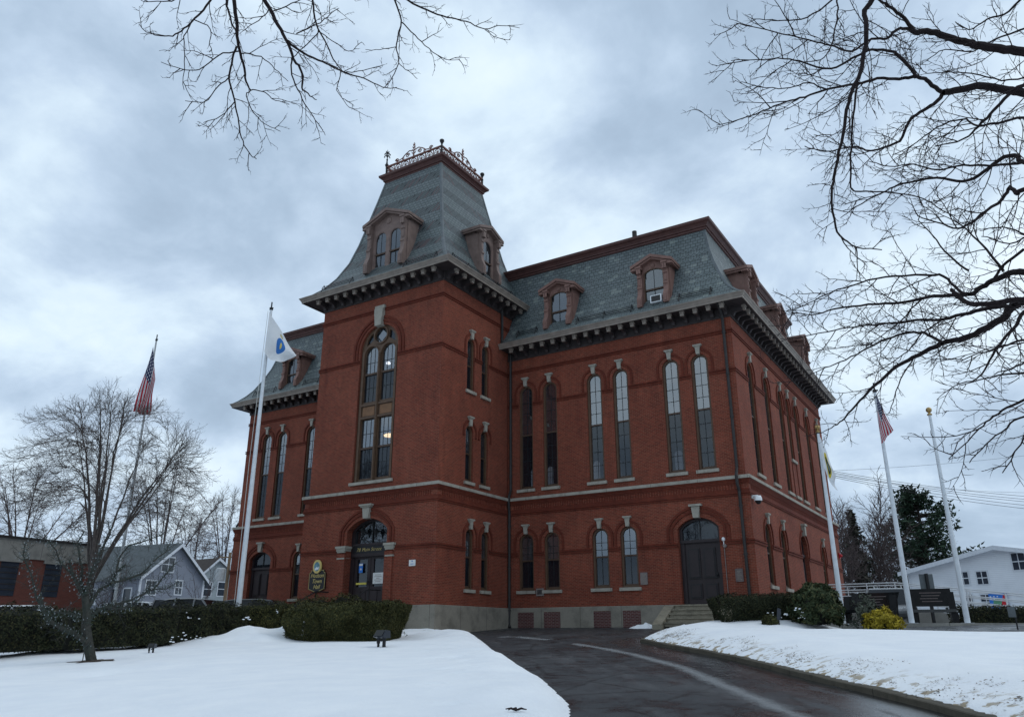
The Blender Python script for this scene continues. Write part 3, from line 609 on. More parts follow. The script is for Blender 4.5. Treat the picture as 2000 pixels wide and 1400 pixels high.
# iron cresting on the tower
cr=MB(); fin=[]
rc=offset(TSQ,True,-2.0)
def scroll(mb,c,ud,r0,turns,sgn,rad,up=1):
    pts=[]; 
    for i in range(13):
        a=i/12*turns*2*PI; r=r0*(1-.75*i/12); pts.append(c+ud*(sgn*r*math.cos(a))+Vector((0,0,up*r*math.sin(a))))
    mb.tube(pts,rad,4)
for i in range(4):
    A=Vector((*rc[i],CZ)); B=Vector((*rc[(i+1)%4],CZ)); L=(B-A).length; ud=(B-A)/L
    cr.beam(A+Vector((0,0,.62)),B+Vector((0,0,.62)),.085,.085); cr.beam(A+Vector((0,0,.08)),B+Vector((0,0,.08)),.04,.04)
    nb=7
    for k in range(nb):
        c=A+ud*(L*(k+.5)/nb)+Vector((0,0,.33)); r=.20
        cr.tube([c+ud*r*math.cos(a*PI/7)+Vector((0,0,r*math.sin(a*PI/7))) for a in range(15)],.026,4,False)
        for q in range(4): e=ud*math.cos(q*PI/4)*r*.9+Vector((0,0,math.sin(q*PI/4)*r*.9)); cr.tube([c-e,c+e],.018,4)
        p=A+ud*(L*k/nb); cr.beam(p,p+Vector((0,0,.62)),.04,.04)
    mid=A+ud*L/2
    # tall central finial with scrolls falling to either side
    cr.tube([mid+Vector((0,0,.62)),mid+Vector((0,0,1.55))],[.05,.02],5)
    for zz,rr in ((.9,.16),(1.08,.14),(1.24,.11),(1.4,.07)):
        for s in(-1,1): cr.tube([mid+Vector((0,0,zz-.06)),mid+ud*s*rr*.6+Vector((0,0,zz-.02)),mid+ud*s*rr+Vector((0,0,zz+.08))],[.034,.034,.012],4)
    for s in(-1,1):
        cr.tube([mid+ud*s*.08+Vector((0,0,1.05)),mid+ud*s*.32+Vector((0,0,1.12)),mid+ud*s*.6+Vector((0,0,.98)),mid+ud*s*.82+Vector((0,0,.80)),mid+ud*s*1.05+Vector((0,0,.76)),mid+ud*s*1.25+Vector((0,0,.80))],.034,4)
        scroll(cr,mid+ud*s*1.18+Vector((0,0,.80)),ud,.13,1.3,s,.030); scroll(cr,mid+ud*s*.42+Vector((0,0,.86)),ud,.14,1.4,-s,.030); scroll(cr,mid+ud*s*.75+Vector((0,0,.75)),ud,.09,1.2,s,.026)
cro=cr.build('roof_cresting','copper',hall)
for i in range(4):
    m=MB(); c=(*rc[i],CZ-.05)
    if i==0:
        m.lathe([(.05,0),(.05,.55),(.07,.6),(.05,.66),(.09,.74),(.11,.82),(.05,.92),(.035,1.1),(.055,1.16),(.03,1.22),(.02,1.75),(.0,1.85)],c,8)
        for a in range(4):
            d=Vector((math.cos(a*PI/2),math.sin(a*PI/2),0)); q=Vector(c)
            m.tube([q+Vector((0,0,1.35)),q+d*.16+Vector((0,0,1.5)),q+d*.22+Vector((0,0,1.38))],[.03,.025,.04],4); m.tube([q+Vector((0,0,1.55)),q+d*.12+Vector((0,0,1.66))],[.03,.035],4)
    else: m.lathe([(.06,0),(.06,.55),(.08,.62),(.05,.68),(.05,.80),(.10,.9),(.13,.96),(.12,1.04),(.06,1.08)],c,8)
    m.build('finial','iron',cro)
# snow guards
def guard(parent,wl,u0,u1,o,z,name='snow_guard'):
    m=MB()
    for k in range(3): m.tube([wl.pt(u0,z+.06+.09*k,o-.02*k),wl.pt(u1,z+.06+.09*k,o-.02*k)],.016,4)
    n=max(1,int((u1-u0)/1.15))
    for i in range(n+1):
        u=u0+.12+(u1-u0-.24)*i/n; m.tube([wl.pt(u,z-.12,o+.12),wl.pt(u,z+.33,o-.06),wl.pt(u,z-.04,o-.28)],.024,4)
    return m.build(name,'iron',parent)
for a,c in ((.6,1.9),(4.0,7.1),(9.2,10.9)): guard(mr,FR,a,c,.30,13.15)
for a,c in ((1.0,2.3),(5.0,7.6),(10.1,13.2)): guard(mr,RT,a,c,.30,13.15)
for a,c in ((.6,2.7),(5.0,11.4)): guard(mr,FL,a,c,.30,13.15)
guard(tr_,TF,.1,2.3,.28,15.53); guard(tr_,TF,5.5,7.6,.28,15.53); guard(tr_,TR,.2,5.6,.28,15.53)
m=MB(); m.tube([(-6.75,6,17.5),(-6.75,6,20.85)],.14,10); m.build('vent_pipe','spout',hall)
# ---- dormers: local x along wall, y inwards, z up from the dormer foot
def lathe_y(mb,c,r,d,n=16):
    mb.add([(c[0]+r*math.cos(2*PI*i/n),c[1],c[2]+r*math.sin(2*PI*i/n)) for i in range(n)]+[(c[0]+.8*r*math.cos(2*PI*i/n),c[1]-d,c[2]+.8*r*math.sin(2*PI*i/n)) for i in range(n)],[(i,(i+1)%n,n+(i+1)%n,n+i) for i in range(n)]+[tuple(range(n,2*n))])
def dormer(loc,rot,hw,eh,ah,lights,wb,mat,pilw=.23,depth=2.4,ov=.18):
    """hw half width to eave corner, eh eave height, ah apex height, lights list of (centre,width,spring,rise)"""
    fn=lambda a,b,d:(a,d,b); iw=hw-.26
    m=MB(); out=[(-iw,0),(iw,0),(iw,eh-.1),(0,ah-.18),(-iw,eh-.1)]
    plate(m,fn,out,[arch(w,s-wb,r,12,c,wb) for c,w,s,r in lights],.12,.30)
    for sx in(-1,1): m.add([(sx*iw,.12,0),(sx*iw,depth,0),(sx*iw,depth,eh-.1),(sx*iw,.12,eh-.1)],[(0,1,2,3)])
    m.box((-iw,.02,0),(iw,.2,wb-.03)) if wb>.06 else None
    d=m.build('dormer',mat,hall,Vector(loc)-Vector(WL[hall]),rot)
    # consoles: a curved scroll at the foot, a shaft, and a bracketed cap
    for sx in(-1,1):
        m=MB(); H=eh-.16; pr=[(.14,0),(-.24,0),(-.24,H*.20),(-.19,H*.25),(-.11,H*.32),(-.07,H*.42),(-.08,H*.47),(-.12,H*.48),(-.12,H*.52),(-.05,H*.54),(-.05,H*.74),(-.10,H*.75),(-.10,H*.80),(-.06,H*.82),(-.10,H*.87),(-.16,H*.92),(-.19,H),(.14,H)]
        x0,x1=sorted((sx*(iw-.02),sx*(iw-.02-pilw))); m.prism(pr,lambda a,b,dd:(dd,a,b),x0,x1)
        m.box((x0+.06,-.265,H*.03),(x1-.06,-.23,H*.17)); m.box((x0+.06,-.075,H*.57),(x1-.06,-.03,H*.72)); m.box((x0-.03,-.22,H-.04),(x1+.03,.1,H+.05))
        for q in(0,1): m.box((x0+.03+q*.11,-.21,H*.84),(x0+.12+q*.11,0,H*.96))
        # side return of the console along the cheek
        xs=sx*(iw-.01); m.prism([(.10,0),(depth*.25,0),(depth*.62,H*.95),(.10,H*.95)],lambda a,b,dd:(dd,a,b),min(xs,xs+sx*.03),max(xs,xs+sx*.03))
        m.build('console',mat,d,(0,0,0))
    m=MB(); th=.15
    for sx in(-1,1):
        A=(sx*hw,eh); B=(0,ah); 
        m.add([(A[0],y,A[1]+dz) for y in(-ov,depth) for dz in(-th,0)]+[(B[0],y,B[1]+dz) for y in(-ov,depth) for dz in(-th,0)],[(0,1,5,4),(2,6,7,3),(1,3,7,5),(0,4,6,2),(0,2,3,1)])
        m.add([(A[0]*.955,y,A[1]+dz) for y in(-ov+.07,depth) for dz in(-th-.09,-th)]+[(B[0],y,B[1]+dz) for y in(-ov+.07,depth) for dz in(-th-.09,-th)],[(0,1,5,4),(0,4,6,2),(0,2,3,1)])
        x0,x1=sorted((sx*(hw),sx*(hw-.55))); m.prism([(x0,eh-th-.12),(x1,eh-th-.12),(x1+(.0 if sx>0 else .0),eh-th-.05),((x0+x1)/2,eh-th+.04),(x0,eh-th-.05)],fn,-ov+.02,.14)
    m.build('pediment',[mat],d,(0,0,0))
    m=MB(); m.k=0; lathe_y(m,(0,.12,(eh+ah)/2-.30),.115 if hw<1.4 else .19,.05); lathe_y(m,(0,.09,(eh+ah)/2-.30),.06,.04,8); m.build('rosette',mat,d,(0,0,0))
    for c,w,s,r in lights:
        m=MB(); f=.055; plate(m,fn,arch(w,s-wb,r,12,c,wb),[arch(w-2*f,s-wb-f,r-f*.7,12,c,wb+f)],.135,.20); rl=wb+(s+r-wb)*.45
        m.k=1; m.box((c-w/2,.125,rl-.045),(c+w/2,.21,rl+.03)); m.k=2; m.box((c-.012,.168,wb),(c+.012,.178,s+r-.06))
        wo=m.build('window',['frame' if mat=='dormer' else mat,'sash','muntin'],d,(0,0,0)); wo.name='dormer_window'
        m=MB(); a=arch(w-.04,s-rl,r-.03,12,c,rl); m.add([(x,.18,z) for x,z in a]+[(c-w/2,.195,wb),(c+w/2,.195,wb),(c+w/2,.195,rl),(c-w/2,.195,rl)],[tuple(range(len(a)))]+[tuple(len(a)+i for i in range(4))]); m.build('pane','glass_ref',d,(0,0,0))
    return d
DZ=13.2
for x in (-3.47,-8.55,mir(-3.47)): dormer((x,-.12,DZ),0,1.04,2.2,2.62,[(0,1.0,1.78,.20)],.06,'dormer')
for y in (3.45,8.9,14.4): dormer((.12,y,DZ),PI/2,1.04,2.2,2.62,[(0,1.0,1.78,.20)],.06,'dormer')
dormer((-15.4,-P_+.16,15.95),0,1.53,2.80,3.42,[(-.48,.76,1.90,.38),(.48,.76,1.90,.38)],.06,'dormer_tower',.26,2.6,.2)
dormer((T1-.16,-1.68,15.95),PI/2,1.11,2.64,3.06,[(0,.90,1.78,.45)],.06,'dormer_tower',.24,2.6,.2)
# ---- the great tower window
m=MB(); fn=lambda a,b,d:(a,d,b); cxl=BWc
H0=5.4; loc=tfu.pt(BWc,H0)-Vector(WL[hall]); out=arch(BWw,6.43,1.18,24,0,0)
hl=[]; circ=lambda cx,cz,r,n=18:[(cx+r*math.cos(2*PI*i/n),cz+r*math.sin(2*PI*i/n)) for i in range(n)]
for sx in(-1,1): hl+= [arch(.80,2.80,.015,6,sx*.53,.17),arch(.80,2.36,.40,12,sx*.53,3.82)]
hl.append(circ(0,7.11,.37))
for sx in(-1,1): hl.append([(sx*a,b) for a,b in ([(.48,6.92),(.90,6.66),(.86,6.98),(.66,7.22),(.52,7.30)])][::sx])
plate(m,fn,out,hl,.13,.25)
for sx in(-1,1):
    m.box((sx*1.02-.06,.07,0),(sx*1.02+.06,.15,6.4)); A=arch(.96,.01,.48,14,sx*.53,6.17)[2:]; B=arch(.86,.01,.43,14,sx*.53,6.17)[2:]
    n=len(A); m.add([fn(a,b,.08) for L in(A,B) for a,b in L]+[fn(a,b,.14) for L in(A,B) for a,b in L],[(i,i+1,n+i+1,n+i) for i in range(n-1)]+[(i,2*n+i,2*n+i+1,i+1) for i in range(n-1)]+[(n+i,n+i+1,3*n+i+1,3*n+i) for i in range(n-1)])
m.box((-.075,.05,0),(.075,.15,6.3)); m.box((-.035,.02,0),(.035,.06,6.2))
A=circ(0,7.11,.46,24);B=circ(0,7.11,.38,24); n=24; m.add([fn(a,b,.07) for L in(A,B) for a,b in L]+[fn(a,b,.14) for L in(A,B) for a,b in L],[(i,(i+1)%n,n+(i+1)%n,n+i) for i in range(n)]+[(i,2*n+i,2*n+(i+1)%n,(i+1)%n) for i in range(n)]+[(n+i,n+(i+1)%n,3*n+(i+1)%n,3*n+i) for i in range(n)])
for a,b in ((-1.08,-.08),(.08,1.08)):
    for z0 in (3.0,3.62): m.box((a,.065,z0),(b,.15,z0+.10))
m.k=1
for sx in(-1,1):
    for z0,z1,rl in ((.17,2.98,1.60),(3.82,6.2,5.22)): m.box((sx*.53-.41,.142,rl-.05),(sx*.53+.41,.235,rl+.04))
m.k=2
for sx in(-1,1):
    for z0,z1,rl in ((.17,2.98,1.60),(3.82,6.5,5.22)):
        for i in(1,2): x=sx*.53-.40+.80*i/3; m.box((x-.012,.203,z0),(x+.012,.213,z1))
        for z in((z0+rl)/2,(rl+(2.98 if z0<1 else 6.35))/2): m.box((sx*.53-.41,.202,z-.012),(sx*.53+.41,.2135,z+.012))
for a in(0,1,2,3): 
    p,q=a*PI/2,(a+1)*PI/2; m.beam((.36*math.cos(p),.18,7.11+.36*math.sin(p)),(.36*math.cos(q),.18,7.11+.36*math.sin(q)),.03,.03,(0,1,0))
m.k=3
for sx in(-1,1): m.box((sx*.53-.36,.115,3.14),(sx*.53+.36,.14,3.58))
M['panel']=simple('ochre_brown_panel_paint',(.19,.095,.045),.5,.2,4)
tw=m.build('great_window',['frame','sash','muntin','panel'],hall,loc,0)
for sx in(-1,1):
    for z0,rl,z1,arc in ((.17,1.60,2.99,0),(3.82,5.22,6.18,1)):
        x0,x1=sx*.53-.41,sx*.53+.41
        m=MB(); m.add([(x0,.215,z0),(x1,.215,z0),(x1,.215,rl),(x0,.215,rl)],[(0,1,2,3)]); m.build('lower_pane','glass_low',tw,(0,0,0))
        m=MB(); a=arch(.82,z1-rl,.41,12,sx*.53,rl) if arc else [(x0,rl),(x1,rl),(x1,z1),(x0,z1)]; m.add([(x,.215,z) for x,z in a],[tuple(range(len(a)))]); m.build('upper_pane','glass',tw,(0,0,0))
    m=MB(); m.add([(sx*.42,.222,6.6),(sx*.95,.222,6.6),(sx*.95,.222,7.35),(sx*.42,.222,7.35)],[(0,1,2,3)]); m.build('spandrel_pane','glass_low',tw,(0,0,0))
m=MB(); a=circ(0,7.11,.4); m.add([(x,.215,z) for x,z in a],[tuple(range(18))]); m.build('round_pane','glass',tw,(0,0,0))
m=MB(); m.box((-BWw/2-.1,-.1,-.13),(BWw/2+.1,.3,0)); m.build('sill','granite',tw,(0,0,0))
m=MB(); m.prism([(-.19,7.5),(.19,7.5),(.24,8.02),(.26,8.06),(.26,8.38),(-.26,8.38),(-.26,8.06),(-.24,8.02)],lambda a,b,d:(a,d,b),-.20,.2); m.box((-.30,-.13,8.38),(.30,.05,8.56)); m.build('keystone','keystone',tw,(0,0,0))
# ---- doors
def text_mesh(mb_parent,txt,size,loc,rot,mat,parent,name='lettering',shear=.25,ext=.006,align='CENTER',offs=.0,space=1.0):
    c=bpy.data.curves.new(name,'FONT'); c.body=txt; c.size=size; c.shear=shear; c.extrude=ext; c.align_x=align; c.offset=offs; c.space_line=.95; c.space_character=space
    o=bpy.data.objects.new(name,c); COL.objects.link(o); dg=bpy.context.evaluated_depsgraph_get(); me=bpy.data.meshes.new_from_object(o.evaluated_get(dg)); bpy.data.objects.remove(o); me.name=name
    me.materials.clear(); me.materials.append(M[mat]); o=bpy.data.objects.new(name,me); COL.objects.link(o); o.parent=parent; o.location=loc; o.rotation_euler=rot; return o
M['gold']=simple('gold_leaf_paint',(.62,.48,.17),.4,.1); M['white_paint']=simple('white_paint',(.72,.74,.76),.45,.06); M['paper']=simple('paper_notice',(.66,.67,.66),.8,.08); M['blue']=simple('blue_print',(.03,.16,.52),.6,.1); M['yellow']=simple('yellow_bar',(.62,.52,.10),.5,.1); M['black_paint']=simple('black_sign_paint',(.012,.012,.014),.35,.1)
def single_door(wl,u,w,h,rise,rec=.20,z0=0,fan='glass_low'):
    loc=wl.pt(u,z0)-Vector(WL[hall]); m=MB(); hw=w/2; dz=2.42; rec=.2
    plate(m,fn,arch(w,h,rise,14,0,0),[arch(w-.30,dz-.03,.01,4,0,.0)[:0] or [(-hw+.17,.0001),(hw-.17,.0001),(hw-.17,dz),(-hw+.17,dz)],arch(w-.24,h-dz-.16,rise-.08,12,0,dz+.14)],rec,rec+.14)
    m.box((-hw,rec-.05,dz+.02),(hw,rec+.02,dz+.13)); o=m.build('door_frame','door',hall,loc,wl.rot)
    m=MB(); lw=hw-.17; m.box((-lw,rec+.06,0),(lw,rec+.11,dz))
    for sx in(-1,1):
        for a,b in ((.22,.82),(1.0,2.22)):
            x0,x1=sorted((sx*.07,sx*(lw-.12))); m.box((x0,rec+.02,a),(x1,rec+.06,b)); m.k=1; m.box((x0+.03,rec+.005,a+.03),(x1-.03,rec+.021,b-.03)); m.k=0; m.box((x0+.07,rec-.01,a+.07),(x1-.07,rec+.006,b-.07))
    for sx in(-1,1): m.box((sx*lw-.02,rec+.03,0),(sx*lw+.02,rec+.07,dz))
    d=m.build('door_leaf',['door','iron'],o,(0,0,0))
    m=MB(); m.box((lw-.13,rec+.02,1.02),(lw-.07,rec+.06,1.24)); m.ball((lw-.10,rec-.02,1.12),.04); m.build('door_handle','iron',o,(0,0,0))
    m=MB(); a=arch(w-.2,h-dz-.16,rise-.06,12,0,dz+.14); m.add([(x,rec+.09,z) for x,z in a],[tuple(range(len(a)))]); m.build('fanlight',fan,o,(0,0,0))
    m=MB(); m.box((-.014,rec+.05,dz+.13),(.014,rec+.09,h+rise-.04)); m.build('glazing_bar','muntin',o,(0,0,0))
    k=MB(); zt=h+rise; k.prism([(-.12,zt-.02),(.12,zt-.02),(.18,zt+.45),(-.18,zt+.45)],lambda a,b,d:(a,d,b),-.15,.15); k.box((-.27,-.2,zt+.45),(.27,.05,zt+.54)); k.build('keystone','keystone',o,(0,0,0)); return o
single_door(FR,DOORF[0]-T1,DOORF[1],DOORF[3],DOORF[4]); single_door(FL,mir(DOORF[0])+W_,DOORF[1],DOORF[3],DOORF[4],fan='glass_low')
sdr=single_door(RT,DOORS[0],DOORS[1],DOORS[3],DOORS[4])
# main entrance in the tower
u,w,z0,h,rise=tdoor; loc=TF.pt(u,0)-Vector(WL[hall]); hw=w/2; rec=.34; m=MB()
plate(m,fn,arch(w,h,rise,16,0,0),[[(-hw+.22,.0001),(hw-.22,.0001),(hw-.22,2.16),(-hw+.22,2.16)],arch(w-.36,.52,rise-.1,12,0,2.68)],rec,rec+.16)
m.box((-hw+.1,rec-.06,2.10),(hw-.1,rec+.02,2.24)); m.box((-hw+.1,rec-.06,2.58),(hw-.1,rec+.02,2.66))
ent=m.build('entrance_frame','door',hall,loc,0)
m=MB(); m.box((-hw+.14,rec-.03,2.24),(hw-.14,rec+.05,2.58)); tp=m.build('transom_panel','black_paint',ent,(0,0,0))
text_mesh(None,'78 Main Street',.215,(-.10,rec-.035,2.335),(PI/2,0,0),'gold',ent,'door_lettering',.30,.003,'CENTER',-.003,1.12)
m=MB(); a=arch(w-.3,.52,rise-.08,12,0,2.66); m.add([(x,rec+.1,z) for x,z in a],[tuple(range(len(a)))]); m.build('fanlight','glass_ref',ent,(0,0,0))
m=MB(); m.box((-.02,rec+.04,2.66),(.02,rec+.1,3.7)); m.build('glazing_bar','muntin',ent,(0,0,0))
lw=hw-.22
for sx in(-1,1):
    x0,x1=sorted((sx*.012,sx*lw)); m=MB(); plate(m,fn,[(x0,0),(x1,0),(x1,2.16),(x0,2.16)],[[(x0+.17,.82),(x1-.17,.82),(x1-.17,2.0),(x0+.17,2.0)]],rec+.05,rec+.11)
    for q in(0,1): xx=x0+.17+q*(lw-.35)/2+.02; m.box((xx,rec+.03,.18),(xx+(lw-.35)/2-.05,rec+.06,.66))
    dl=m.build('door_leaf','door',ent,(0,0,0))
    m=MB(); m.add([(x0+.16,rec+.09,.81),(x1-.16,rec+.09,.81),(x1-.16,rec+.09,2.01),(x0+.16,rec+.09,2.01)],[(0,1,2,3)]); m.build('door_pane','glass_low',ent,(0,0,0))
    m=MB(); m.tube([(sx*.10,rec-.02,.86),(sx*.10,rec-.02,1.22)],.016,6); m.box((sx*.10-.03,rec-.02,1.02),(sx*.10+.03,rec+.05,1.06)); m.build('door_handle','iron',ent,(0,0,0))
m=MB(); m.box((-lw+.18,rec+.0,.92),(-.18,rec+.04,1.0)); m.build('push_bar','yellow',ent,(0,0,0))
k=MB(); zt=h+rise; k.prism([(-.15,zt-.02),(.15,zt-.02),(.22,zt+.52),(-.22,zt+.52)],lambda a,b,d:(a,d,b),-.16,.15); k.box((-.36,-.24,zt+.52),(.36,.05,zt+.60)); k.box((-.29,-.2,zt+.46),(.29,.05,zt+.52)); k.build('keystone','keystone',ent,(0,0,0))
for sx in(-1,1):
    m=MB()
    x0,x1=sorted((sx*(hw-.06),sx*(hw+.52))); m.box((x0-.02,-.14,2.47),(x1+.02,.30,2.57)); m.box((x0+.03,-.11,2.36),(x1-.03,.30,2.47)); m.box((x0+.07,-.095,2.29),(x1-.07,.3,2.36)); m.box((x0+.08,-.10,2.0),(x1-.05,.3,2.07)); m.build('impost_stone','keystone',ent,(0,0,0))
    m=MB(); x0,x1=sorted((sx*(hw-.02),sx*(hw+.42))); m.box((x0,-.08,-.02),(x1,.0,2.24)); m.box((sx*hw-.03,-.06,2.0),(sx*hw+.03,.55,2.05)); o=m.build('entrance_pier','brick',ent,(0,0,0))
# ---- steps, interior, downspouts
m=MB()
for i in range(5):
    z=-.02-.17*i; m.box((-3.3,-.52-.30*i,z-.17),(-1.42,-.1 if i==0 else -.22-.30*i,z-.06)); m.box((-3.31,-.56-.30*i,z-.06),(-1.41,-.1 if i==0 else -.22-.30*i,z))
m.box((-3.35,-.5,-.30),(-1.38,-.096,-.03))
st=m.build('entrance_steps','steps',hall)
for x0,x1 in ((-3.72,-3.32),(-1.40,-1.02)):
    m=MB(); m.prism([(-.1,-.06),(-.55,-.06),(-1.95,-.78),(-1.95,-1.2),(-.1,-1.2)],lambda a,b,d:(d,a,b),x0,x1); m.build('step_cheek','steps',st)
m=MB()
for i in range(5): z=-.02-.16*i; m.box((-17.4,-P_-1.0-.3*i,z-.16),(-13.5,-P_-.1 if i==0 else -P_-.7-.3*i,z))
m.build('porch_steps','steps',hall)
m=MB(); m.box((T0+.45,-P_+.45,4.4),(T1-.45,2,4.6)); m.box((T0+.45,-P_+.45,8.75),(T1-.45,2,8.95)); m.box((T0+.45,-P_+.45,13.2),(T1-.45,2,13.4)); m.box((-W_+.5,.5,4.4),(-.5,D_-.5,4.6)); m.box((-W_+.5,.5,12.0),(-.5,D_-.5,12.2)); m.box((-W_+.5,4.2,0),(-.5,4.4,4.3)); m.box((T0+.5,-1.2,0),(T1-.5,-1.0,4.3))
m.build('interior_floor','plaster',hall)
def spout(pts,r=.065):
    m=MB(); m.tube(pts,r,8)
    for i in range(len(pts)-1):
        a,b=Vector(pts[i]),Vector(pts[i+1])
        if abs(a.z-b.z)>2:
            z=max(a.z,b.z)-.6
            while z>min(a.z,b.z)+.3: t=(z-a.z)/(b.z-a.z); q=a.lerp(b,t); m.tube([q-Vector((0,0,.04)),q+Vector((0,0,.04))],r+.022,8); z-=1.9
    return m.build('downspout','spout',hall)
spout([(-.42,-.55,12.5),(-.42,-.1,12.1),(-.42,.0,11.9),(-.42,.02,5.35),(-.40,-.16,5.12),(-.40,-.24,4.95),(-.40,-.20,4.6),(-.38,-.09,4.35),(-.36,-.09,-.6),(-.36,-.25,-.8)])
spout([(T1+.10,.0,12.4),(T1+.10,.02,5.4),(T1+.12,-.16,5.1),(T1+.12,-.2,4.8),(T1+.10,-.09,4.3),(T1+.10,-.09,-.7),(T1+.2,-.2,-.85)])
spout([(T1-.02,-.75,15.0),(T1-.02,-.62,14.4),(T1-.02,-.60,12.75)])
spout([(-W_-.0,.35,12.5),(-W_+.03,.35,12.0),(-W_+.03,.35,5.5),(-W_-.25,.3,5.15),(-W_-.26,.3,4.75),(-W_-.09,.3,4.35),(-W_-.09,.3,-.7)])
# ------------------------------------------------------------------ things fixed to the building
def on(root,m,name,mat): return m.build(name,mat,root,(0,0,0))
Yf=-P_-.02
sg=thing('town_sign','black wooden sign with gold lettering under an oval seal, left of the tower door','sign',(-18.13,Yf,.62))
m=MB(); pl=[(-.50,.16),(0,.0),(.50,.16),(.50,.86),(.40,.90),(.40,.98),(.2,.98),(.14,1.04),(-.14,1.04),(-.2,.98),(-.40,.98),(-.40,.90),(-.50,.86)]; m.prism(pl,fn,-.07,0); on(sg,m,'sign_board','black_paint')
m=MB(); q=[(a*.95,.52+(b-.52)*.955) for a,b in pl]; n=len(pl); m.add([(a*.985,-.072,.52+(b-.52)*.985) for a,b in pl]+[(a,-.072,b) for a,b in q],[(i,(i+1)%n,n+(i+1)%n,n+i) for i in range(n)]); on(sg,m,'gold_border','gold')
for i,tx in enumerate(('Hudson','Town','Hall')): text_mesh(None,tx,.255,(0,-.074,.66-.245*i),(PI/2,0,0),'gold',sg,'lettering',.34,.003,'CENTER',.0)
m=MB(); el=[(.25*math.cos(2*PI*i/24),1.0+.25+.30*math.sin(2*PI*i/24)-.12) for i in range(24)]; m.prism(el,fn,-.13,-.06); se=on(sg,m,'seal','gold')
m=MB(); m.prism([(a*.68,1.13+(b-1.13)*.68) for a,b in el],fn,-.137,-.12); M['seal_blue']=simple('seal_enamel',(.12,.25,.30),.5,.5,9); m.build('seal_picture','seal_blue',se,(0,0,0))
m=MB(); m.add([(-.13,-.139,1.02),(.0,-.139,1.12),(.07,-.139,1.08),(.14,-.139,1.15),(.12,-.139,1.0),(-.1,-.139,.97)],[(0,1,2,3,4,5)]); m.build('seal_hill','white_paint',se,(0,0,0))
pq=thing('wall_plaque','small square white plaque on the tower brickwork right of the entrance','plaque',(-12.74,Yf,1.55))
m=MB(); m.box((-.17,-.012,0),(.17,.012,.25)); on(pq,m,'plate','paper'); m=MB(); m.prism([(-.02,.17),(.02,.17),(.03,.19),(.02,.215),(-.02,.215),(-.03,.19)],fn,-.015,-.011); m.box((-.1,-.015,.09),(.1,-.011,.10)); m.box((-.08,-.015,.06),(.08,-.011,.07)); on(pq,m,'emblem','blue')
M['bronze']=simple('grey_bronze_plaque',(.135,.105,.10),.5,.2,12); M['plq2']=simple('pale_stone_plaque',(.20,.17,.16),.7,.2,14)
def plaque(x,z,wd,h,label,mat):
    o=thing('memorial_plaque',label,'plaque',(x,-.005,z)); m=MB(); m.box((-wd/2,-.035,0),(wd/2,.0,h)); on(o,m,'plate',mat); m=MB(); m.box((-wd/2-.015,-.045,-.015),(-wd/2+.015,-.0,h+.015)); m.box((wd/2-.015,-.045,-.015),(wd/2+.015,-.0,h+.015)); m.box((-wd/2,-.045,-.015),(wd/2,0,.015)); m.box((-wd/2,-.045,h-.015),(wd/2,0,h+.015))
    on(o,m,'rim',mat); m=MB(); m.k=0
    for i in range(7): m.box((-wd*.33+(i%2)*.02,-.041,h*(.14+.11*i)),(wd*.33-(i%3)*.03,-.034,h*(.14+.11*i)+.018))
    on(o,m,'inscription','cornice'); return o
plaque(-.71,.82,.28,.48,'grey metal memorial plaque between the door and the corner downspout','bronze'); plaque(-4.76,.84,.29,.47,'pale plaque on the brickwork just right of the fourth lower window','plq2')
v=thing('wall_vent','square louvred vent on the brick between two low window sills','vent',(-9.82,-.01,.50)); m=MB(); m.box((-.19,-.06,0),(.19,.0,.33)); on(v,m,'box','plq2'); m=MB(); 
for i in range(4): m.box((-.13,-.07,.08+.05*i),(.13,-.055,.11+.05*i))
on(v,m,'louvre','iron'); 
cc=thing('security_camera','white dome security camera on an arm near the front corner','camera',(.0,.30,3.95)); m=MB(); m.box((0,-.06,.10),(.05,.06,.28)); m.tube([(.03,0,.2),(.24,0,.2)],.045,8); on(cc,m,'bracket','white_paint'); m=MB(); m.lathe([(.0,.22),(.12,.20),(.155,.12),(.16,.0),(.0,0)],(.24,0,0),14); on(cc,m,'housing','white_paint'); m=MB(); m.ball((.24,0,.0),.125,12,8,1,1,1.15); on(cc,m,'dome','iron')
lp=thing('flood_lamp','small white flood lamp with a conduit beside the right hand door','lamp',(-1.22,.0,-.02)); m=MB(); m.tube([(0,-.03,0),(0,-.03,2.2)],.016,6); on(lp,m,'conduit','plq2'); m=MB(); m.lathe([(.035,.0),(.07,.04),(.07,.12),(.03,.16)],(0,-.06,2.42),10); m.tube([(0,-.05,2.42),(.0,-.06,2.28)],.02,6); on(lp,m,'lamp_head','white_paint'); m=MB(); m.add([],[]); lathe_y(m,(.03,-.03,2.24),.085,.06,14); on(lp,m,'junction_box','plq2')
for i,(dx,dz,lb) in enumerate(((-.42,2.98,'black hanging lantern behind the fanlight, in front of its left half'),(.36,2.90,'black hanging lantern behind the fanlight, in its right half'))):
    l=thing('lantern',lb,'lantern',(TF.O.x+tdoor[0]+dx,Yf+.24,dz),0,'lanterns under the entrance arch'); m=MB(); m.lathe([(.0,-.02),(.05,0),(.03,.03),(.12,.26),(.14,.28),(.06,.36),(.02,.40),(.01,.55)],(0,0,0),6); on(l,m,'lantern_frame','iron'); m=MB(); m.lathe([(.03,.05),(.095,.24)],(0,0,.01),6); m.v=[(x*1.06,y*1.06,z) for x,y,z in m.v]; on(l,m,'lantern_glass','paper' if i==0 else 'plq2')
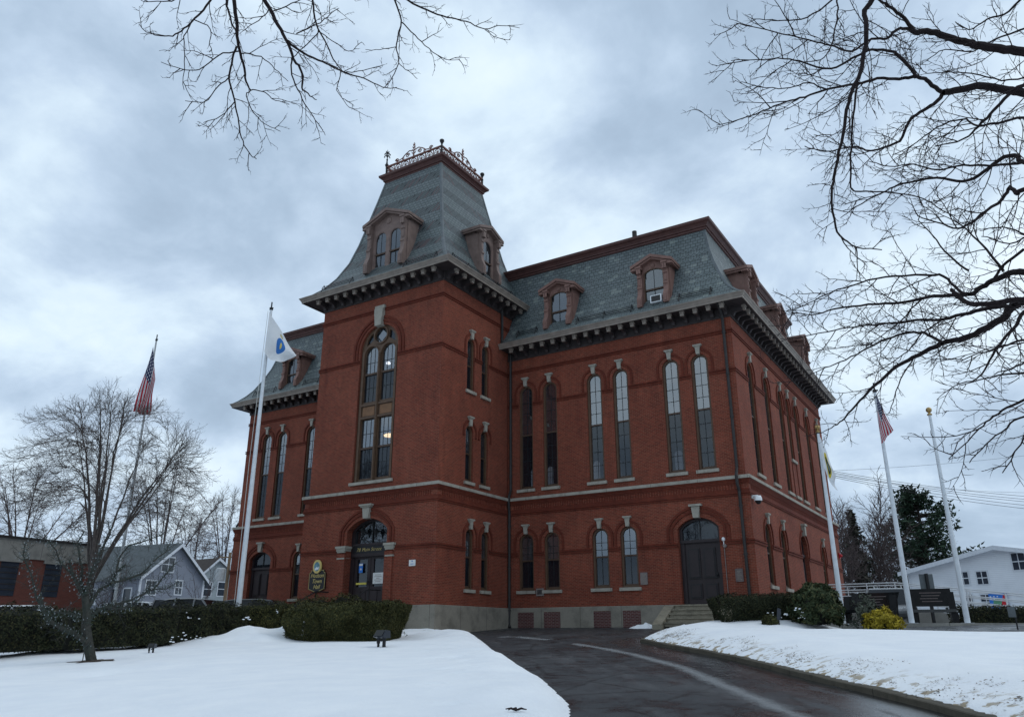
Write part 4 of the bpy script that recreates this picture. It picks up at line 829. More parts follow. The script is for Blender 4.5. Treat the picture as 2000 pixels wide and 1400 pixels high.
n1=thing('notice','blue sticker notice on the left door pane','notice',(TF.O.x+tdoor[0]-.53,Yf+rec+.03,1.42)); m=MB(); m.box((-.11,-.01,0),(.11,.005,.40)); on(n1,m,'sheet','blue'); m=MB(); m.box((-.10,-.014,.30),(.10,-.009,.385)); lathe_y(m,(0,-.009,.15),.045,.004); on(n1,m,'print','paper')
n2=thing('paper_notice','white paper notice taped to the right door pane','notice',(TF.O.x+tdoor[0]+.50,Yf+rec+.02,.93)); m=MB(); m.box((-.29,-.01,0),(.29,.005,.46)); on(n2,m,'sheet','paper'); m=MB()
for i,ww in enumerate((.16,.21,.1,.2,.17)): m.box((-ww,-.0125,.08+.07*i),(ww,-.009,.10+.07*i))
on(n2,m,'print','plq2')
def ac():
    o=thing('air_conditioner','window air conditioner jutting from the dormer nearest the corner','air conditioner',(-3.30,-.05,13.28)); m=MB(); m.box((-.27,-.30,0),(.27,.2,.36)); on(o,m,'casing','white_paint'); m=MB(); m.box((-.22,-.307,.04),(.22,-.299,.32)); on(o,m,'grille','spout'); m=MB(); m.box((-.64,.13,0),(-.27,.16,.34)); m.box((.27,.13,0),(.31,.16,.34)); on(o,m,'side_panel','white_paint')
ac()
st_=thing('alarm_strobe','small red alarm strobe at the far rear corner of the building','alarm',(.02,D_-.5,3.15)); m=MB(); m.box((0,-.1,-.15),(.07,.1,.15)); M['red']=simple('red_enamel',(.45,.02,.03),.4,.1); on(st_,m,'housing','red'); m=MB(); m.ball((.1,0,0),.09,8,6); on(st_,m,'lens','red')
def emis(name,c,s):
    t=NT(name); t.bsdf.inputs['Emission Color'].default_value=(*c,1); t.bsdf.inputs['Emission Strength'].default_value=s; return t.fin(c,.5)
M['lamp_on']=emis('lit_lamp',(1,.72,.38),4.5); M['lamp_cold']=emis('lit_tube',(.9,.95,1),4)
for lb,p,mt,a in (('warm round ceiling lamp glowing behind the lower right panes of the tower window',at(761,850,38.5),'lamp_on',.30),('small ceiling lamp glowing behind the upper right panes of the tower window',at(758.6,709,38.5),'lamp_cold',.12)):
    o=thing('ceiling_lamp',lb,'lamp',p,0,'lamps inside the tower'); m=MB(); m.lathe([(a*.9,-.05),(a,0),(a*.6,.07),(.0,.08)],(0,0,0),16); on(o,m,'lamp_bowl',mt); m=MB(); m.lathe([(.02,.08),(.02,.5)],(0,0,0),6); on(o,m,'lamp_rod','iron')
hr=None
for x0,lb in ((-17.35,'black iron handrail left of the tower entrance steps'),(-14.35,'black iron handrail right of the tower entrance steps')):
    o=thing('handrail',lb,'handrail',(x0,-P_-.4,-.1),0,'handrails at the entrance'); m=MB(); m.tube([(0,.3,.72),(0,-.35,.72),(0,-.5,.70),(0,-1.9,.02)],.028,6); on(o,m,'rail','iron'); m=MB(); m.tube([(0,-.45,-.3),(0,-.45,.72)],.024,6); m.tube([(0,-1.75,-.9),(0,-1.75,.09)],.024,6); on(o,m,'post','iron')
def lz(x,y,o=.0): return float(lawn_z(np.array([[x]]),np.array([[y]]))[0,0])+o
# ------------------------------------------------------------------ bare trees
def bark(name,c,scale=8,moss=None):
    t=NT(name); p=t.pos(); n=t.noise(p,scale,5,.65); col=t.ramp(n,[(.3,tuple(x*.6 for x in c)),(.7,tuple(x*1.35 for x in c))])
    if moss: col=t.mix(t.ramp(t.noise(p,2.6,4,.6),[(.48,0.),(.62,.6)]),col,moss)
    t.bump(t.noise(p,30,4,.6),.5,.01); return t.fin(col,.9,0,.15)
M['bark']=bark('dark_bark',(.045,.038,.034)); M['bark_moss']=bark('mossy_bark',(.034,.029,.027),8,(.045,.05,.028)); M['twig']=bark('twig_bark',(.030,.023,.024)); M['twig_far']=bark('brown_twigs',(.088,.074,.068)); M['bark_red']=bark('reddish_twig_bark',(.078,.060,.058)); M['bark_grey']=bark('grey_bark',(.048,.048,.043),14,(.04,.05,.042))
def rvec(r): return Vector((r.gauss(0,1),r.gauss(0,1),r.gauss(0,1))).normalized()
def wander(r,p,d,L,n,wig,lift=0.0,curl=None):
    P=[Vector(p)]; d=Vector(d).normalized()
    for i in range(n):
        d=(d+rvec(r)*wig+Vector((0,0,lift))).normalized()
        P.append(P[-1]+d*(L/n))
    return P
def kids(mb,r,path,rad,lv,spec):
    """twigs along a path; spec[lv]=(spacing,length,angle deg,wiggle,lift,radius0,segs,start fraction)"""
    if lv>=len(spec): return
    sp,L0,ang,wig,lift,r0,sg,st=spec[lv]
    tot=sum((path[i+1]-path[i]).length for i in range(len(path)-1)); s=st*tot+r.random()*sp; acc=0; i=0; ph=r.random()*6
    while s<tot:
        while i<len(path)-2 and acc+(path[i+1]-path[i]).length<s: acc+=(path[i+1]-path[i]).length; i+=1
        seg=path[i+1]-path[i]; p=path[i]+seg*min(1,max(0,(s-acc)/max(seg.length,1e-6))); d=seg.normalized(); f=s/tot
        a=d.orthogonal().normalized(); b=d.cross(a); ph+=2.0+r.random()*1.2; q=a*math.cos(ph)+b*math.sin(ph); an=math.radians(ang*(.7+.6*r.random()))
        dd=(d*math.cos(an)+q*math.sin(an)); L=L0*(.45+.75*r.random())*(1.0-.55*f)
        P=wander(r,p,dd,L,sg,wig,lift); R=r0*(.75+.5*r.random())
        mb.tube(P,[R*(1-.65*k/sg) for k in range(sg+1)],3,False)
        kids(mb,r,P,R,lv+1,spec); s+=sp*(.6+.8*r.random())
def bare_tree(name,label,loc,H,spread,seed,trunk_r,fork,spec,mats=('bark','bark'),nl=7,group=None,lean=0,ltop=1.0,nseg=8,wob=.13):
    r=random.Random(seed); o=thing(name,label,'tree',loc,0,group); t=MB(); c=MB()
    base=Vector((0,0,-.4)); tp=Vector((lean,0,fork)); n=6; P=[base.lerp(tp,i/n)+Vector((r.gauss(0,.03),r.gauss(0,.03),0)) for i in range(n+1)]
    t.tube(P,[trunk_r*(1.35 if i==0 else 1.0-.35*i/n) for i in range(n+1)],8)
    for k in range(nl):
        a=2*PI*(k+r.random()*.6)/nl; inner=k<max(2,nl//3); h=H-fork; rr=spread*(.18+.3*r.random() if inner else .62+.36*r.random()); st=P[-1] if inner else P[-1-(k%3)]
        hh=h*(.85+.2*r.random()) if inner else h*(.48+.35*r.random())*ltop
        end=Vector((math.cos(a)*rr,math.sin(a)*rr,fork+hh)); m1=st.lerp(end,.35)+Vector((math.cos(a)*rr*.05,math.sin(a)*rr*.05,hh*.10))
        Q=[]
        for i in range(nseg+1):
            s=i/nseg; p=st*(1-s)**2+m1*2*s*(1-s)+end*s*s; Q.append(p+rvec(r)*(h*.02*min(1,s*3)))
        R=trunk_r*.48*(.6+.5*r.random()); rad=[R*(1-.86*i/nseg) for i in range(nseg+1)]
        c.tube(Q,rad,6,False); kids(c,r,Q,R,0,spec)
    t.build('trunk',mats[0],o,(0,0,0)); c.build('crown',mats[1],o,(0,0,0)); return o
def dome_tree(name,label,loc,H,rx,seed,trunk_r,fork,spec,mats,np_=9,ns=70):
    r=random.Random(seed); o=thing(name,label,'tree',loc); t=MB(); c=MB(); P=[Vector((r.gauss(0,.03),r.gauss(0,.03),-.4+(fork+.4)*i/6)) for i in range(7)]; t.tube(P,[trunk_r*(1.35 if i==0 else 1-.3*i/6) for i in range(7)],8)
    cz=H*.56; rz=H*.45; pts=[]
    for i in range(ns):
        z=1-1.32*(i+.5)/ns; a=i*2.39996+r.random()*.5; q=math.sqrt(max(0,1-z*z)); k=.86+.16*r.random(); pts.append(Vector((rx*q*math.cos(a)*k,rx*q*math.sin(a)*k,cz+rz*z*k)))
    prim=[]; pp=[]
    for i in range(np_): a=i*2.39996+r.random()*.3; th=(.14+.95*((i*.618)%1)) if i else .05; k=.9+.08*r.random(); pp.append(Vector((rx*math.sin(th)*math.cos(a)*k,rx*math.sin(th)*math.sin(a)*k,cz+rz*math.cos(th)*k)))
    for i in range(ns//4): q=pts[r.randrange(len(pts))]; k=.5+.35*r.random(); pts.append(Vector((q.x*k,q.y*k,cz+(q.z-cz)*k)))
    pts=pp+pts
    for p in pp:
        st=P[-1]+Vector((0,0,-.5*r.random())); m1=st.lerp(p,.45)+Vector((-(p.x)*.10,-(p.y)*.10,(p.z-st.z)*.05)); Q=[]
        for i in range(11): f=i/10; Q.append(st*(1-f)**2+m1*2*f*(1-f)+p*f*f+rvec(r)*.05*min(1,f*3))
        R0=trunk_r*(.30+.18*r.random()); c.tube(Q,[R0*(1-.88*i/10) for i in range(11)],6,False); kids(c,r,Q[5:],R0*.5,0,spec); prim.append((Q,R0))
    for p in pts[np_:]:
        best=min(((Q[i]-p).length*(1+.25*abs(i-5)/5),k,i) for k,(Q,R0) in enumerate(prim) for i in range(2,9) if Q[i].z<p.z+.4) if any(Q[2].z<p.z+.4 for Q,_ in prim) else None
        if not best: continue
        Q0,R0=prim[best[1]]; i=best[2]; st=Q0[i]; d=(Q0[i+1]-Q0[i]).normalized(); L=(p-st).length; m1=st+d*L*.4+Vector((0,0,L*.06)); Q=[]
        for j in range(8): f=j/7; Q.append(st*(1-f)**2+m1*2*f*(1-f)+p*f*f+rvec(r)*.04*min(1,f*3))
        R1=R0*(1-.88*i/10)*.5; c.tube(Q,[max(.006,R1*(1-.85*j/7)) for j in range(8)],5,False); kids(c,r,Q[2:],R1,0,spec)
    t.build('trunk',mats[0],o,(0,0,0)); c.build('crown',mats[1],o,(0,0,0)); return o
# maples behind the long hedge
def mspec(H,rmin=.010): return [(.040*H,.34*H,36,.13,.05,.0040*H,6,.15),(.026*H,.155*H,38,.17,.035,max(rmin*1.2,.0018*H),5,.10),(.015*H,.062*H,40,.22,.02,rmin,4,.1)]
dome_tree('maple_tree','big round-crowned bare maple right behind the long hedge and the lit tree',tuple(at(168,1195,38))[:2]+(-1.3,),10.3,4.15,5,.19,2.3,[(.20,1.2,34,.14,.05,.0095,5,.12),(.125,.52,38,.2,.03,.0055,4,.1),(.085,.22,42,.22,.02,.0038,3,.1)],('bark','twig_far'),12,120)
FS=[(.42,2.0,36,.15,.05,.022,4,.12),(.30,.85,40,.2,.03,.013,3,.1),(.26,.32,42,.22,.02,.010,2,.1)]
q=at(305,1150,105); dome_tree('maple_tree','round bare maple behind the roof of the blue-grey house',(q.x,q.y,-1),20.5,8.6,9,.30,4.5,FS,('bark_red','bark_red'),9,60)
q=at(25,1150,80); dome_tree('maple_tree','bare tree rising behind the roof of the low brick building',(q.x,q.y,-1),13.5,6.5,12,.26,4,FS,('bark_red','bark_red'),8,50)
q=at(372,1150,125); dome_tree('maple_tree','reddish bare tree behind the right slope of the blue-grey gable',(q.x,q.y,-1),17.0,6.0,15,.30,4.5,FS,('bark_red','bark_red'),8,50)
q=at(432,1150,125); dome_tree('maple_tree','fan-shaped pale bare tree behind the utility pole',(q.x,q.y,-1),20.5,6.6,17,.28,6,FS,('bark_red','bark_red'),9,60)
q=at(396,1180,60); bare_tree('small_tree','small thin bare tree behind the hedge, between the grey house and the flagpole',(q.x,q.y,-1.0),4.6,1.9,71,.07,1.0,[(.30,1.1,36,.15,.05,.012,5,.12),(.2,.45,40,.2,.03,.008,4,.1)],('bark_red','bark_red'),7)
q=at(215,1180,64); bare_tree('small_tree','small thin bare tree before the long side wall of the grey house',(q.x,q.y,-1.0),5.2,2.4,72,.08,1.0,[(.26,1.1,36,.15,.05,.012,5,.12),(.2,.45,40,.2,.03,.008,4,.1)],('bark_red','bark_red'),8)
t0=dome_tree('street_maple','bare maple across the street, mirrored in the ground floor windows',(2,-72,-3.4),17,6.5,51,.34,4,FS,('bark_red','bark_red'),8,50); t0['group']='bare maples across the street'
for x,y,a,k in ((-14,-76,1.2,1.1),(15,-70,2.9,.95),(-27,-70,4.0,1.05),(27,-78,5.2,1.2)): c_=copy_tree(t0); c_.location=(x,y,-3.4); c_.rotation_euler=(0,0,a); c_.scale=(k,k,k)
# foreground ornamental tree wound with string lights
def lit_tree():
    q=at(180,1312,24.0); base=Vector((q.x,q.y,G(q.x,q.y)+.13)); r=random.Random(4); o=thing('ornamental_tree','small crooked bare tree on the snow, its trunk and limbs wound with string lights','tree',base); t=MB(); c=MB(); L=MB(); wires=MB()
    s=24.0/1536.74*1.02
    def px(u,v,dy=0): # picture plane through the trunk, in metres, with own depth offset
        p=at(u,v,24.0); d=Vector((p.x-CAM.x,p.y-CAM.y,0)).normalized(); return p-base+d*dy
    trunk=[px(183,1318),px(178,1285,.02),px(172,1255,.05),px(168,1225,.05),px(170,1195,0),px(166,1165,-.05)]
    t.tube(trunk,[.17,.125,.125,.12,.10,.085],9); t.build('trunk','bark_grey',o,(0,0,0))
    limbs=[([(172,1258),(150,1240),(125,1228),(95,1210),(85,1190),(78,1160)],-.3,.07),([(168,1225),(180,1200),(205,1185),(235,1178),(262,1168)],.3,.06),([(170,1195),(180,1170),(195,1150),(215,1140),(228,1115),(245,1100)],.4,.055),
      ([(166,1165),(150,1140),(140,1120),(135,1095)],-.3,.05),([(166,1165),(158,1135),(160,1110),(155,1085)],.2,.05),([(95,1210),(110,1196),(140,1198),(155,1212)],-.5,.028),([(85,1190),(70,1165),(66,1140),(55,1110)],-.2,.035),([(215,1140),(245,1130),(275,1120),(300,1095)],.5,.035),([(205,1185),(240,1190),(270,1172),(290,1150)],-.3,.03),([(166,1165),(175,1130),(185,1100),(200,1070)],-.4,.045),([(228,1115),(232,1090),(250,1065)],.2,.03),([(140,1120),(120,1100),(110,1075)],.2,.03),([(262,1168),(300,1150),(325,1118),(345,1095)],.4,.03),([(250,1065),(285,1055),(320,1040)],.2,.024),([(300,1095),(325,1075),(335,1050)],.4,.02),([(55,1110),(45,1085),(50,1060)],-.2,.02),([(110,1075),(95,1055),(70,1040)],.2,.018),([(155,1085),(150,1060),(165,1035)],.2,.03),([(200,1070),(215,1045),(210,1020)],-.4,.025),([(290,1150),(325,1150),(350,1135)],-.3,.018)]
    spec=[(.085,.72,50,.22,.03,.0080,6,.15),(.075,.28,45,.25,.03,.0045,4,.1),(.07,.10,45,.25,.02,.0035,2,.2)]
    paths=[trunk[1:]]
    for pts,dep,rad in limbs:
        n=len(pts); P=[px(u,v,dep*i/(n-1)) for i,(u,v) in enumerate(pts)]; Q=[]
        for i in range(n-1):
            for k in range(3): Q.append(P[i].lerp(P[i+1],k/3)+rvec(r)*.012)
        Q.append(P[-1]); c.tube(Q,[rad*(1-.6*i/len(Q)) for i in range(len(Q))],7,False); kids(c,r,Q,rad,0,spec); paths.append(Q)
    c.build('crown','bark_grey',o,(0,0,0))
    # the wire spirals round each limb; bulbs sit on it
    for Q in paths:
        W=[]; n=len(Q)*7
        for i in range(n):
            f=i/n*(len(Q)-1); k=min(int(f),len(Q)-2); p=Q[k].lerp(Q[k+1],f-k); d=(Q[k+1]-Q[k]).normalized(); a=d.orthogonal().normalized(); b=d.cross(a); rr=.06+.06*(1-i/n)+.02*r.random(); an=i*.9; W.append(p+(a*math.cos(an)+b*math.sin(an))*rr)
        wires.tube(W,.006,3,False)
        for i in range(0,n,2):
            if r.random()<.75: b=W[i]+rvec(r)*.02; L.add([b+Vector(x)*.016 for x in ((1,0,0),(-1,0,0),(0,1,0),(0,-1,0),(0,0,1.5),(0,0,-1.5))],[(0,2,4),(2,1,4),(1,3,4),(3,0,4),(2,0,5),(1,2,5),(3,1,5),(0,3,5)])
    for i in range(200):
        Q=paths[1+r.randrange(len(paths)-1)]; b=Q[r.randrange(len(Q))]+rvec(r)*(.05+.25*r.random()); L.add([b+Vector(x)*.016 for x in ((1,0,0),(-1,0,0),(0,1,0),(0,-1,0),(0,0,1.5),(0,0,-1.5))],[(0,2,4),(2,1,4),(1,3,4),(3,0,4),(2,0,5),(1,2,5),(3,1,5),(0,3,5)])
    M['bulb']=simple('clear_bulb',(.25,.28,.30),.3,.1); M['wire_green']=simple('green_wire',(.035,.06,.05),.5,.1)
    sl=thing('string_lights','string of small unlit white bulbs wound round the crooked tree','string lights',base); wires.build('wire','wire_green',sl,(0,0,0))
    pts=[sum((Vector(v) for v in L.v[6*i:6*i+6]),Vector())/6 for i in range(len(L.v)//6)]; r.shuffle(pts); rest=MB(); one=None
    OC=[Vector(x)*.014 for x in ((1,0,0),(-1,0,0),(0,1,0),(0,-1,0),(0,0,1.5),(0,0,-1.5))]; OF=[(0,2,4),(2,1,4),(1,3,4),(3,0,4),(2,0,5),(1,2,5),(3,1,5),(0,3,5)]
    for i,p in enumerate(pts):
        if i>=100: rest.add([p+q for q in OC],OF); continue
        if one is None: m=MB(); m.add(OC,OF); one=m.build('bulb','bulb',sl,p)
        else: c_=one.copy(); COL.objects.link(c_); c_.parent=sl; c_.location=p
    rest.build('bulbs','bulb',sl,(0,0,0))['kind']='stuff'
    tm=thing('light_timer','black outdoor timer plug hanging from a cord at the foot of the lit tree','timer',base+Vector((px(160,1297)))); m=MB(); m.box((-.10,-.06,-.05),(.10,.06,.04)); m.box((-.12,-.03,-.10),(-.04,.03,-.02)); on(tm,m,'plug_box','iron'); m=MB(); m.tube([(0,0,.03),(.0,0,.25),(.12,.02,.45)],.012,5); m.tube([(-.05,0,0),(-.16,0,-.02),(-.3,-.05,-.18),(-.5,-.1,-.26)],.012,5); on(tm,m,'cord','iron')
    m=MB(); n=40; zl=lambda x,y,o: (x,y,lz(x,y)+o)
    m.add([zl(base.x+.02,base.y,.03)]+[zl(base.x+(.55+.34*noise.noise(Vector((math.cos(2*PI*i/n)*2.2,math.sin(2*PI*i/n)*2.2,2))))*math.cos(2*PI*i/n),base.y+(.45+.3*noise.noise(Vector((math.cos(2*PI*i/n)*2.2,math.sin(2*PI*i/n)*2.2,2))))*math.sin(2*PI*i/n),.006) for i in range(n)],[(0,1+i,1+(i+1)%n) for i in range(n)])
    M['mulch']=simple('wet_mulch',(.06,.045,.035),.9,.5,14,0,.6); tag(m.build('soil_patch','mulch'),kind='structure')
lit_tree()
# ---- great tree on the right: the trunk stands outside the picture, the traced limbs reach over the lawn
def smooth_path(P,k=4):
    Q=[]; n=len(P)
    for i in range(n-1):
        a,b,c,d=P[max(i-1,0)],P[i],P[i+1],P[min(i+2,n-1)]
        for j in range(k): t=j/k; Q.append(.5*((2*b)+(c-a)*t+(2*a-5*b+4*c-d)*t*t+(3*b-a-3*c+d)*t**3))
    return Q+[P[-1]]
FSPEC=[(.145,.95,48,.17,.01,.0070,7,.10),(.095,.36,46,.24,.015,.0046,5,.12),(.055,.115,44,.26,.02,.0031,3,.15)]
FSP2=[(.095,.42,46,.24,.015,.0050,5,.12),(.058,.13,44,.26,.02,.0032,3,.15)]
def traced(c,r,px,R0,R1,r0,r1,spec=FSPEC):
    n=len(px); P=[at(u,v,R0+(R1-R0)*i/(n-1)) for i,(u,v) in enumerate(px)]; Q=smooth_path(P,4); m=len(Q); Q=[q+rvec(r)*.008 for q in Q]
    c.tube(Q,[r0+(r1-r0)*i/(m-1) for i in range(m)],7 if r0>.03 else 5,False); kids(c,r,Q,r0,0,spec); return Q
def z6(l): return [(1400+x/2.8,y/2.8) for x,y in l]
def z8(l): return [(1400+x/3.043,480+y/3.043) for x,y in l]
def z7(l): return [(250+x/2.5,y/2.5) for x,y in l]
def right_tree():
    r=random.Random(21); base=Vector((13.6,-21.5,-2.1)); o=thing('street_tree','great bare tree whose dark limbs and twigs reach in from the right edge','tree'); WL[o]=Vector((0,0,0)); o.location=(0,0,0); t=MB(); c=MB()
    tip=Vector((13.3,-21.6,3.1)); t.tube([base-Vector((0,0,.3)),base+Vector((0,0,.3)),base.lerp(tip,.5),tip],[.50,.36,.31,.28],12)
    up1=Vector((13.0,-21.4,6.0)); t.tube([tip,tip.lerp(up1,.5),up1],[.27,.22,.16],10)
    limbs=[ # path px, R start, R end, radius start/end ; first point is outside the frame on the trunk side
     (z6([(1950,330),(1680,285),(1550,268),(1430,250),(1350,228),(1270,205),(1170,175),(1080,180)]),9.0,8.6,.085,.05),
     (z6([(1080,180),(1050,130),(1000,80),(930,30),(890,0),(820,-70)]),8.6,8.3,.035,.015),
     (z6([(1080,180),(1020,155),(970,175),(930,210),(850,215),(740,280),(640,255),(540,230),(370,190),(230,155),(100,130)]),8.6,8.0,.028,.006),
     (z6([(1950,530),(1680,505),(1590,490),(1450,470),(1330,490),(1240,510)]),9.6,9.2,.085,.06),
     (z6([(1240,510),(1180,470),(1140,430),(1090,415),(1000,310),(960,285),(850,275),(740,320),(620,375),(480,345),(370,320),(220,330),(80,330)]),9.2,8.4,.038,.006),
     (z6([(1090,418),(1000,432),(880,430),(760,460),(600,490),(480,530),(380,555),(250,610),(100,665),(0,685)]),9.1,8.3,.030,.006),
     (z6([(600,490),(500,455),(400,480),(270,480),(130,450)]),8.7,8.4,.014,.005),
     (z6([(1240,510),(1200,560),(1130,600),(1050,665),(1000,770),(930,800),(840,825),(740,800),(600,830),(480,800)]),9.2,9.8,.034,.008),
     (z6([(880,-120),(850,0),(810,60),(820,170),(800,330),(760,460),(720,560),(690,740),(650,920),(630,1060),(650,1240),(700,1310),(770,1355),(900,1365)]),7.6,8.2,.042,.007),
     (z6([(770,450),(750,600),(735,800),(730,1000),(760,1045),(900,1050),(1100,1075),(1200,1130),(1330,1210)]),7.9,8.6,.017,.007),
     (z6([(655,-40),(660,80),(640,190),(600,300),(520,340),(420,330)]),7.8,7.6,.014,.005),
     (z6([(700,-60),(560,60),(430,110),(300,110),(180,100)]),8.3,8.0,.016,.005),
     (z6([(1950,930),(1680,890),(1640,850),(1550,870),(1460,940),(1350,990),(1200,970),(1000,1010),(900,1055),(760,1130),(680,1190)]),8.6,9.4,.04,.006),
     (z6([(1680,890),(1500,905),(1350,905),(1200,930),(1080,900),(940,910),(830,880)]),8.6,9.0,.020,.006),
     (z6([(1680,640),(1500,680),(1420,690),(1340,650),(1200,700),(1060,800),(960,850)]),8.4,8.8,.020,.006),
     (z6([(1850,430),(1640,480),(1520,600),(1430,690),(1350,760),(1200,800)]),8.3,8.5,.032,.008),
     (z6([(1950,1000),(1680,1040),(1640,1060),(1600,1025),(1560,1090),(1440,1180),(1340,1245),(1240,1230),(1100,1180)]),8.2,8.8,.038,.008),
     (z6([(1700,-60),(1600,60),(1480,110),(1380,160),(1300,120)]),8.0,8.2,.018,.006),
     (z6([(1720,150),(1560,200),(1400,280),(1250,270),(1150,330)]),9.3,9.0,.018,.006),
     (z6([(1720,420),(1560,440),(1400,400),(1260,395),(1150,400),(1090,340)]),9.9,9.5,.016,.005),
     (z8([(2050,150),(1826,155),(1740,165),(1640,210),(1560,255),(1500,290),(1290,300),(1100,340),(900,350),(700,375),(560,410),(420,390)]),9.0,10.4,.062,.007),
     (z8([(1500,290),(1430,260),(1350,180),(1230,175),(1000,185),(800,235),(650,290),(520,355),(410,390)]),9.4,10.3,.026,.006),
     (z8([(2050,300),(1826,330),(1760,360),(1700,430),(1600,490),(1470,550),(1340,580),(1200,650),(1080,710),(940,830),(850,920),(760,1020),(700,1070),(620,1110)]),9.0,11.6,.082,.006),
     (z8([(1340,578),(1270,535),(1200,515),(1080,530),(950,580),(830,645),(700,705),(600,745),(480,810)]),9.6,11.6,.027,.006),
     (z8([(1760,360),(1640,365),(1500,400),(1340,435),(1180,445),(1030,460),(850,480),(700,500),(520,540),(380,555)]),9.2,11.8,.036,.006),
     (z8([(1170,668),(1090,790),(1050,930),(1010,1010)]),10.0,10.4,.013,.005),
     (z8([(2050,330),(1826,320),(1650,340),(1500,345),(1430,290),(1390,260)]),8.9,9.3,.055,.03),
     (z8([(1340,435),(1220,520),(1140,620),(1000,720),(880,790)]),9.6,10.4,.014,.005),
     (z8([(1300,300),(1200,330),(1100,440),(950,560),(850,600)]),9.5,10.4,.016,.005),
     (z8([(2050,330),(1826,390),(1780,470),(1700,560),(1620,680),(1560,780),(1480,810)]),8.4,8.9,.032,.007),
     (z8([(2050,850),(1826,920),(1700,980),(1600,1050),(1520,1130),(1380,1265)]),8.2,8.8,.020,.006),
     (z8([(2050,960),(1826,1010),(1720,1080),(1600,1180),(1500,1290)]),8.4,8.8,.016,.006),
     (z8([(2050,780),(1826,760),(1700,765),(1560,800),(1440,830)]),8.4,8.8,.018,.006),
     (z8([(2050,980),(1900,1050),(1800,1180),(1700,1350)]),8.0,8.2,.016,.006),
     (z8([(2050,560),(1826,560),(1700,600),(1560,640),(1430,690)]),8.8,9.2,.02,.006),
     (z8([(1500,150),(1380,60),(1280,-60),(1200,-150)]),9.0,9.0,.018,.006),
     (z8([(1826,20),(1700,120),(1640,210)]),9.0,9.1,.022,.02),
     (z8([(1700,150),(1600,20),(1500,-80),(1400,-160)]),9.0,9.0,.022,.006),
     (z8([(2050,620),(1900,640),(1780,720),(1650,760)]),8.0,8.2,.018,.006),
     (z8([(2050,40),(1850,-60),(1700,-110),(1560,-90)]),8.6,8.8,.018,.006),
     (z6([(1950,1180),(1750,1260),(1600,1330),(1450,1290)]),8.2,8.6,.018,.006),
    ]
    for px,R0,R1,r0,r1 in limbs:
        k_=.62 if r0>=.05 else .72; r0*=k_; r1=max(.004,r1*(k_+.02)); Q=traced(c,r,px,R0,R1,r0,r1,FSPEC if r0>.0138 else FSP2)
        u=px[0][0]
        if u>2010 or px[0][1]<-10: # join limbs that leave the picture to the trunk
            a=Q[0]; h=min(max(a.z*.75,1.2),5.6); st=base.lerp(tip,(h+2.1)/5.2) if h<3.1 else tip.lerp(up1,min(1,(h-3.1)/2.9)); mid=(a+st)/2+Vector((0,0,.25)); d=(Q[0]-Q[1]).normalized()
            c.tube(smooth_path([st,mid.lerp(a+d*.8,.35),a+d*.45,a],4),[r0*1.9]+[r0*1.9-(r0*.9)*i/12 for i in range(12)],7,False)
    t.build('trunk','bark_moss',o); c.build('crown','twig',o); return o
right_tree()
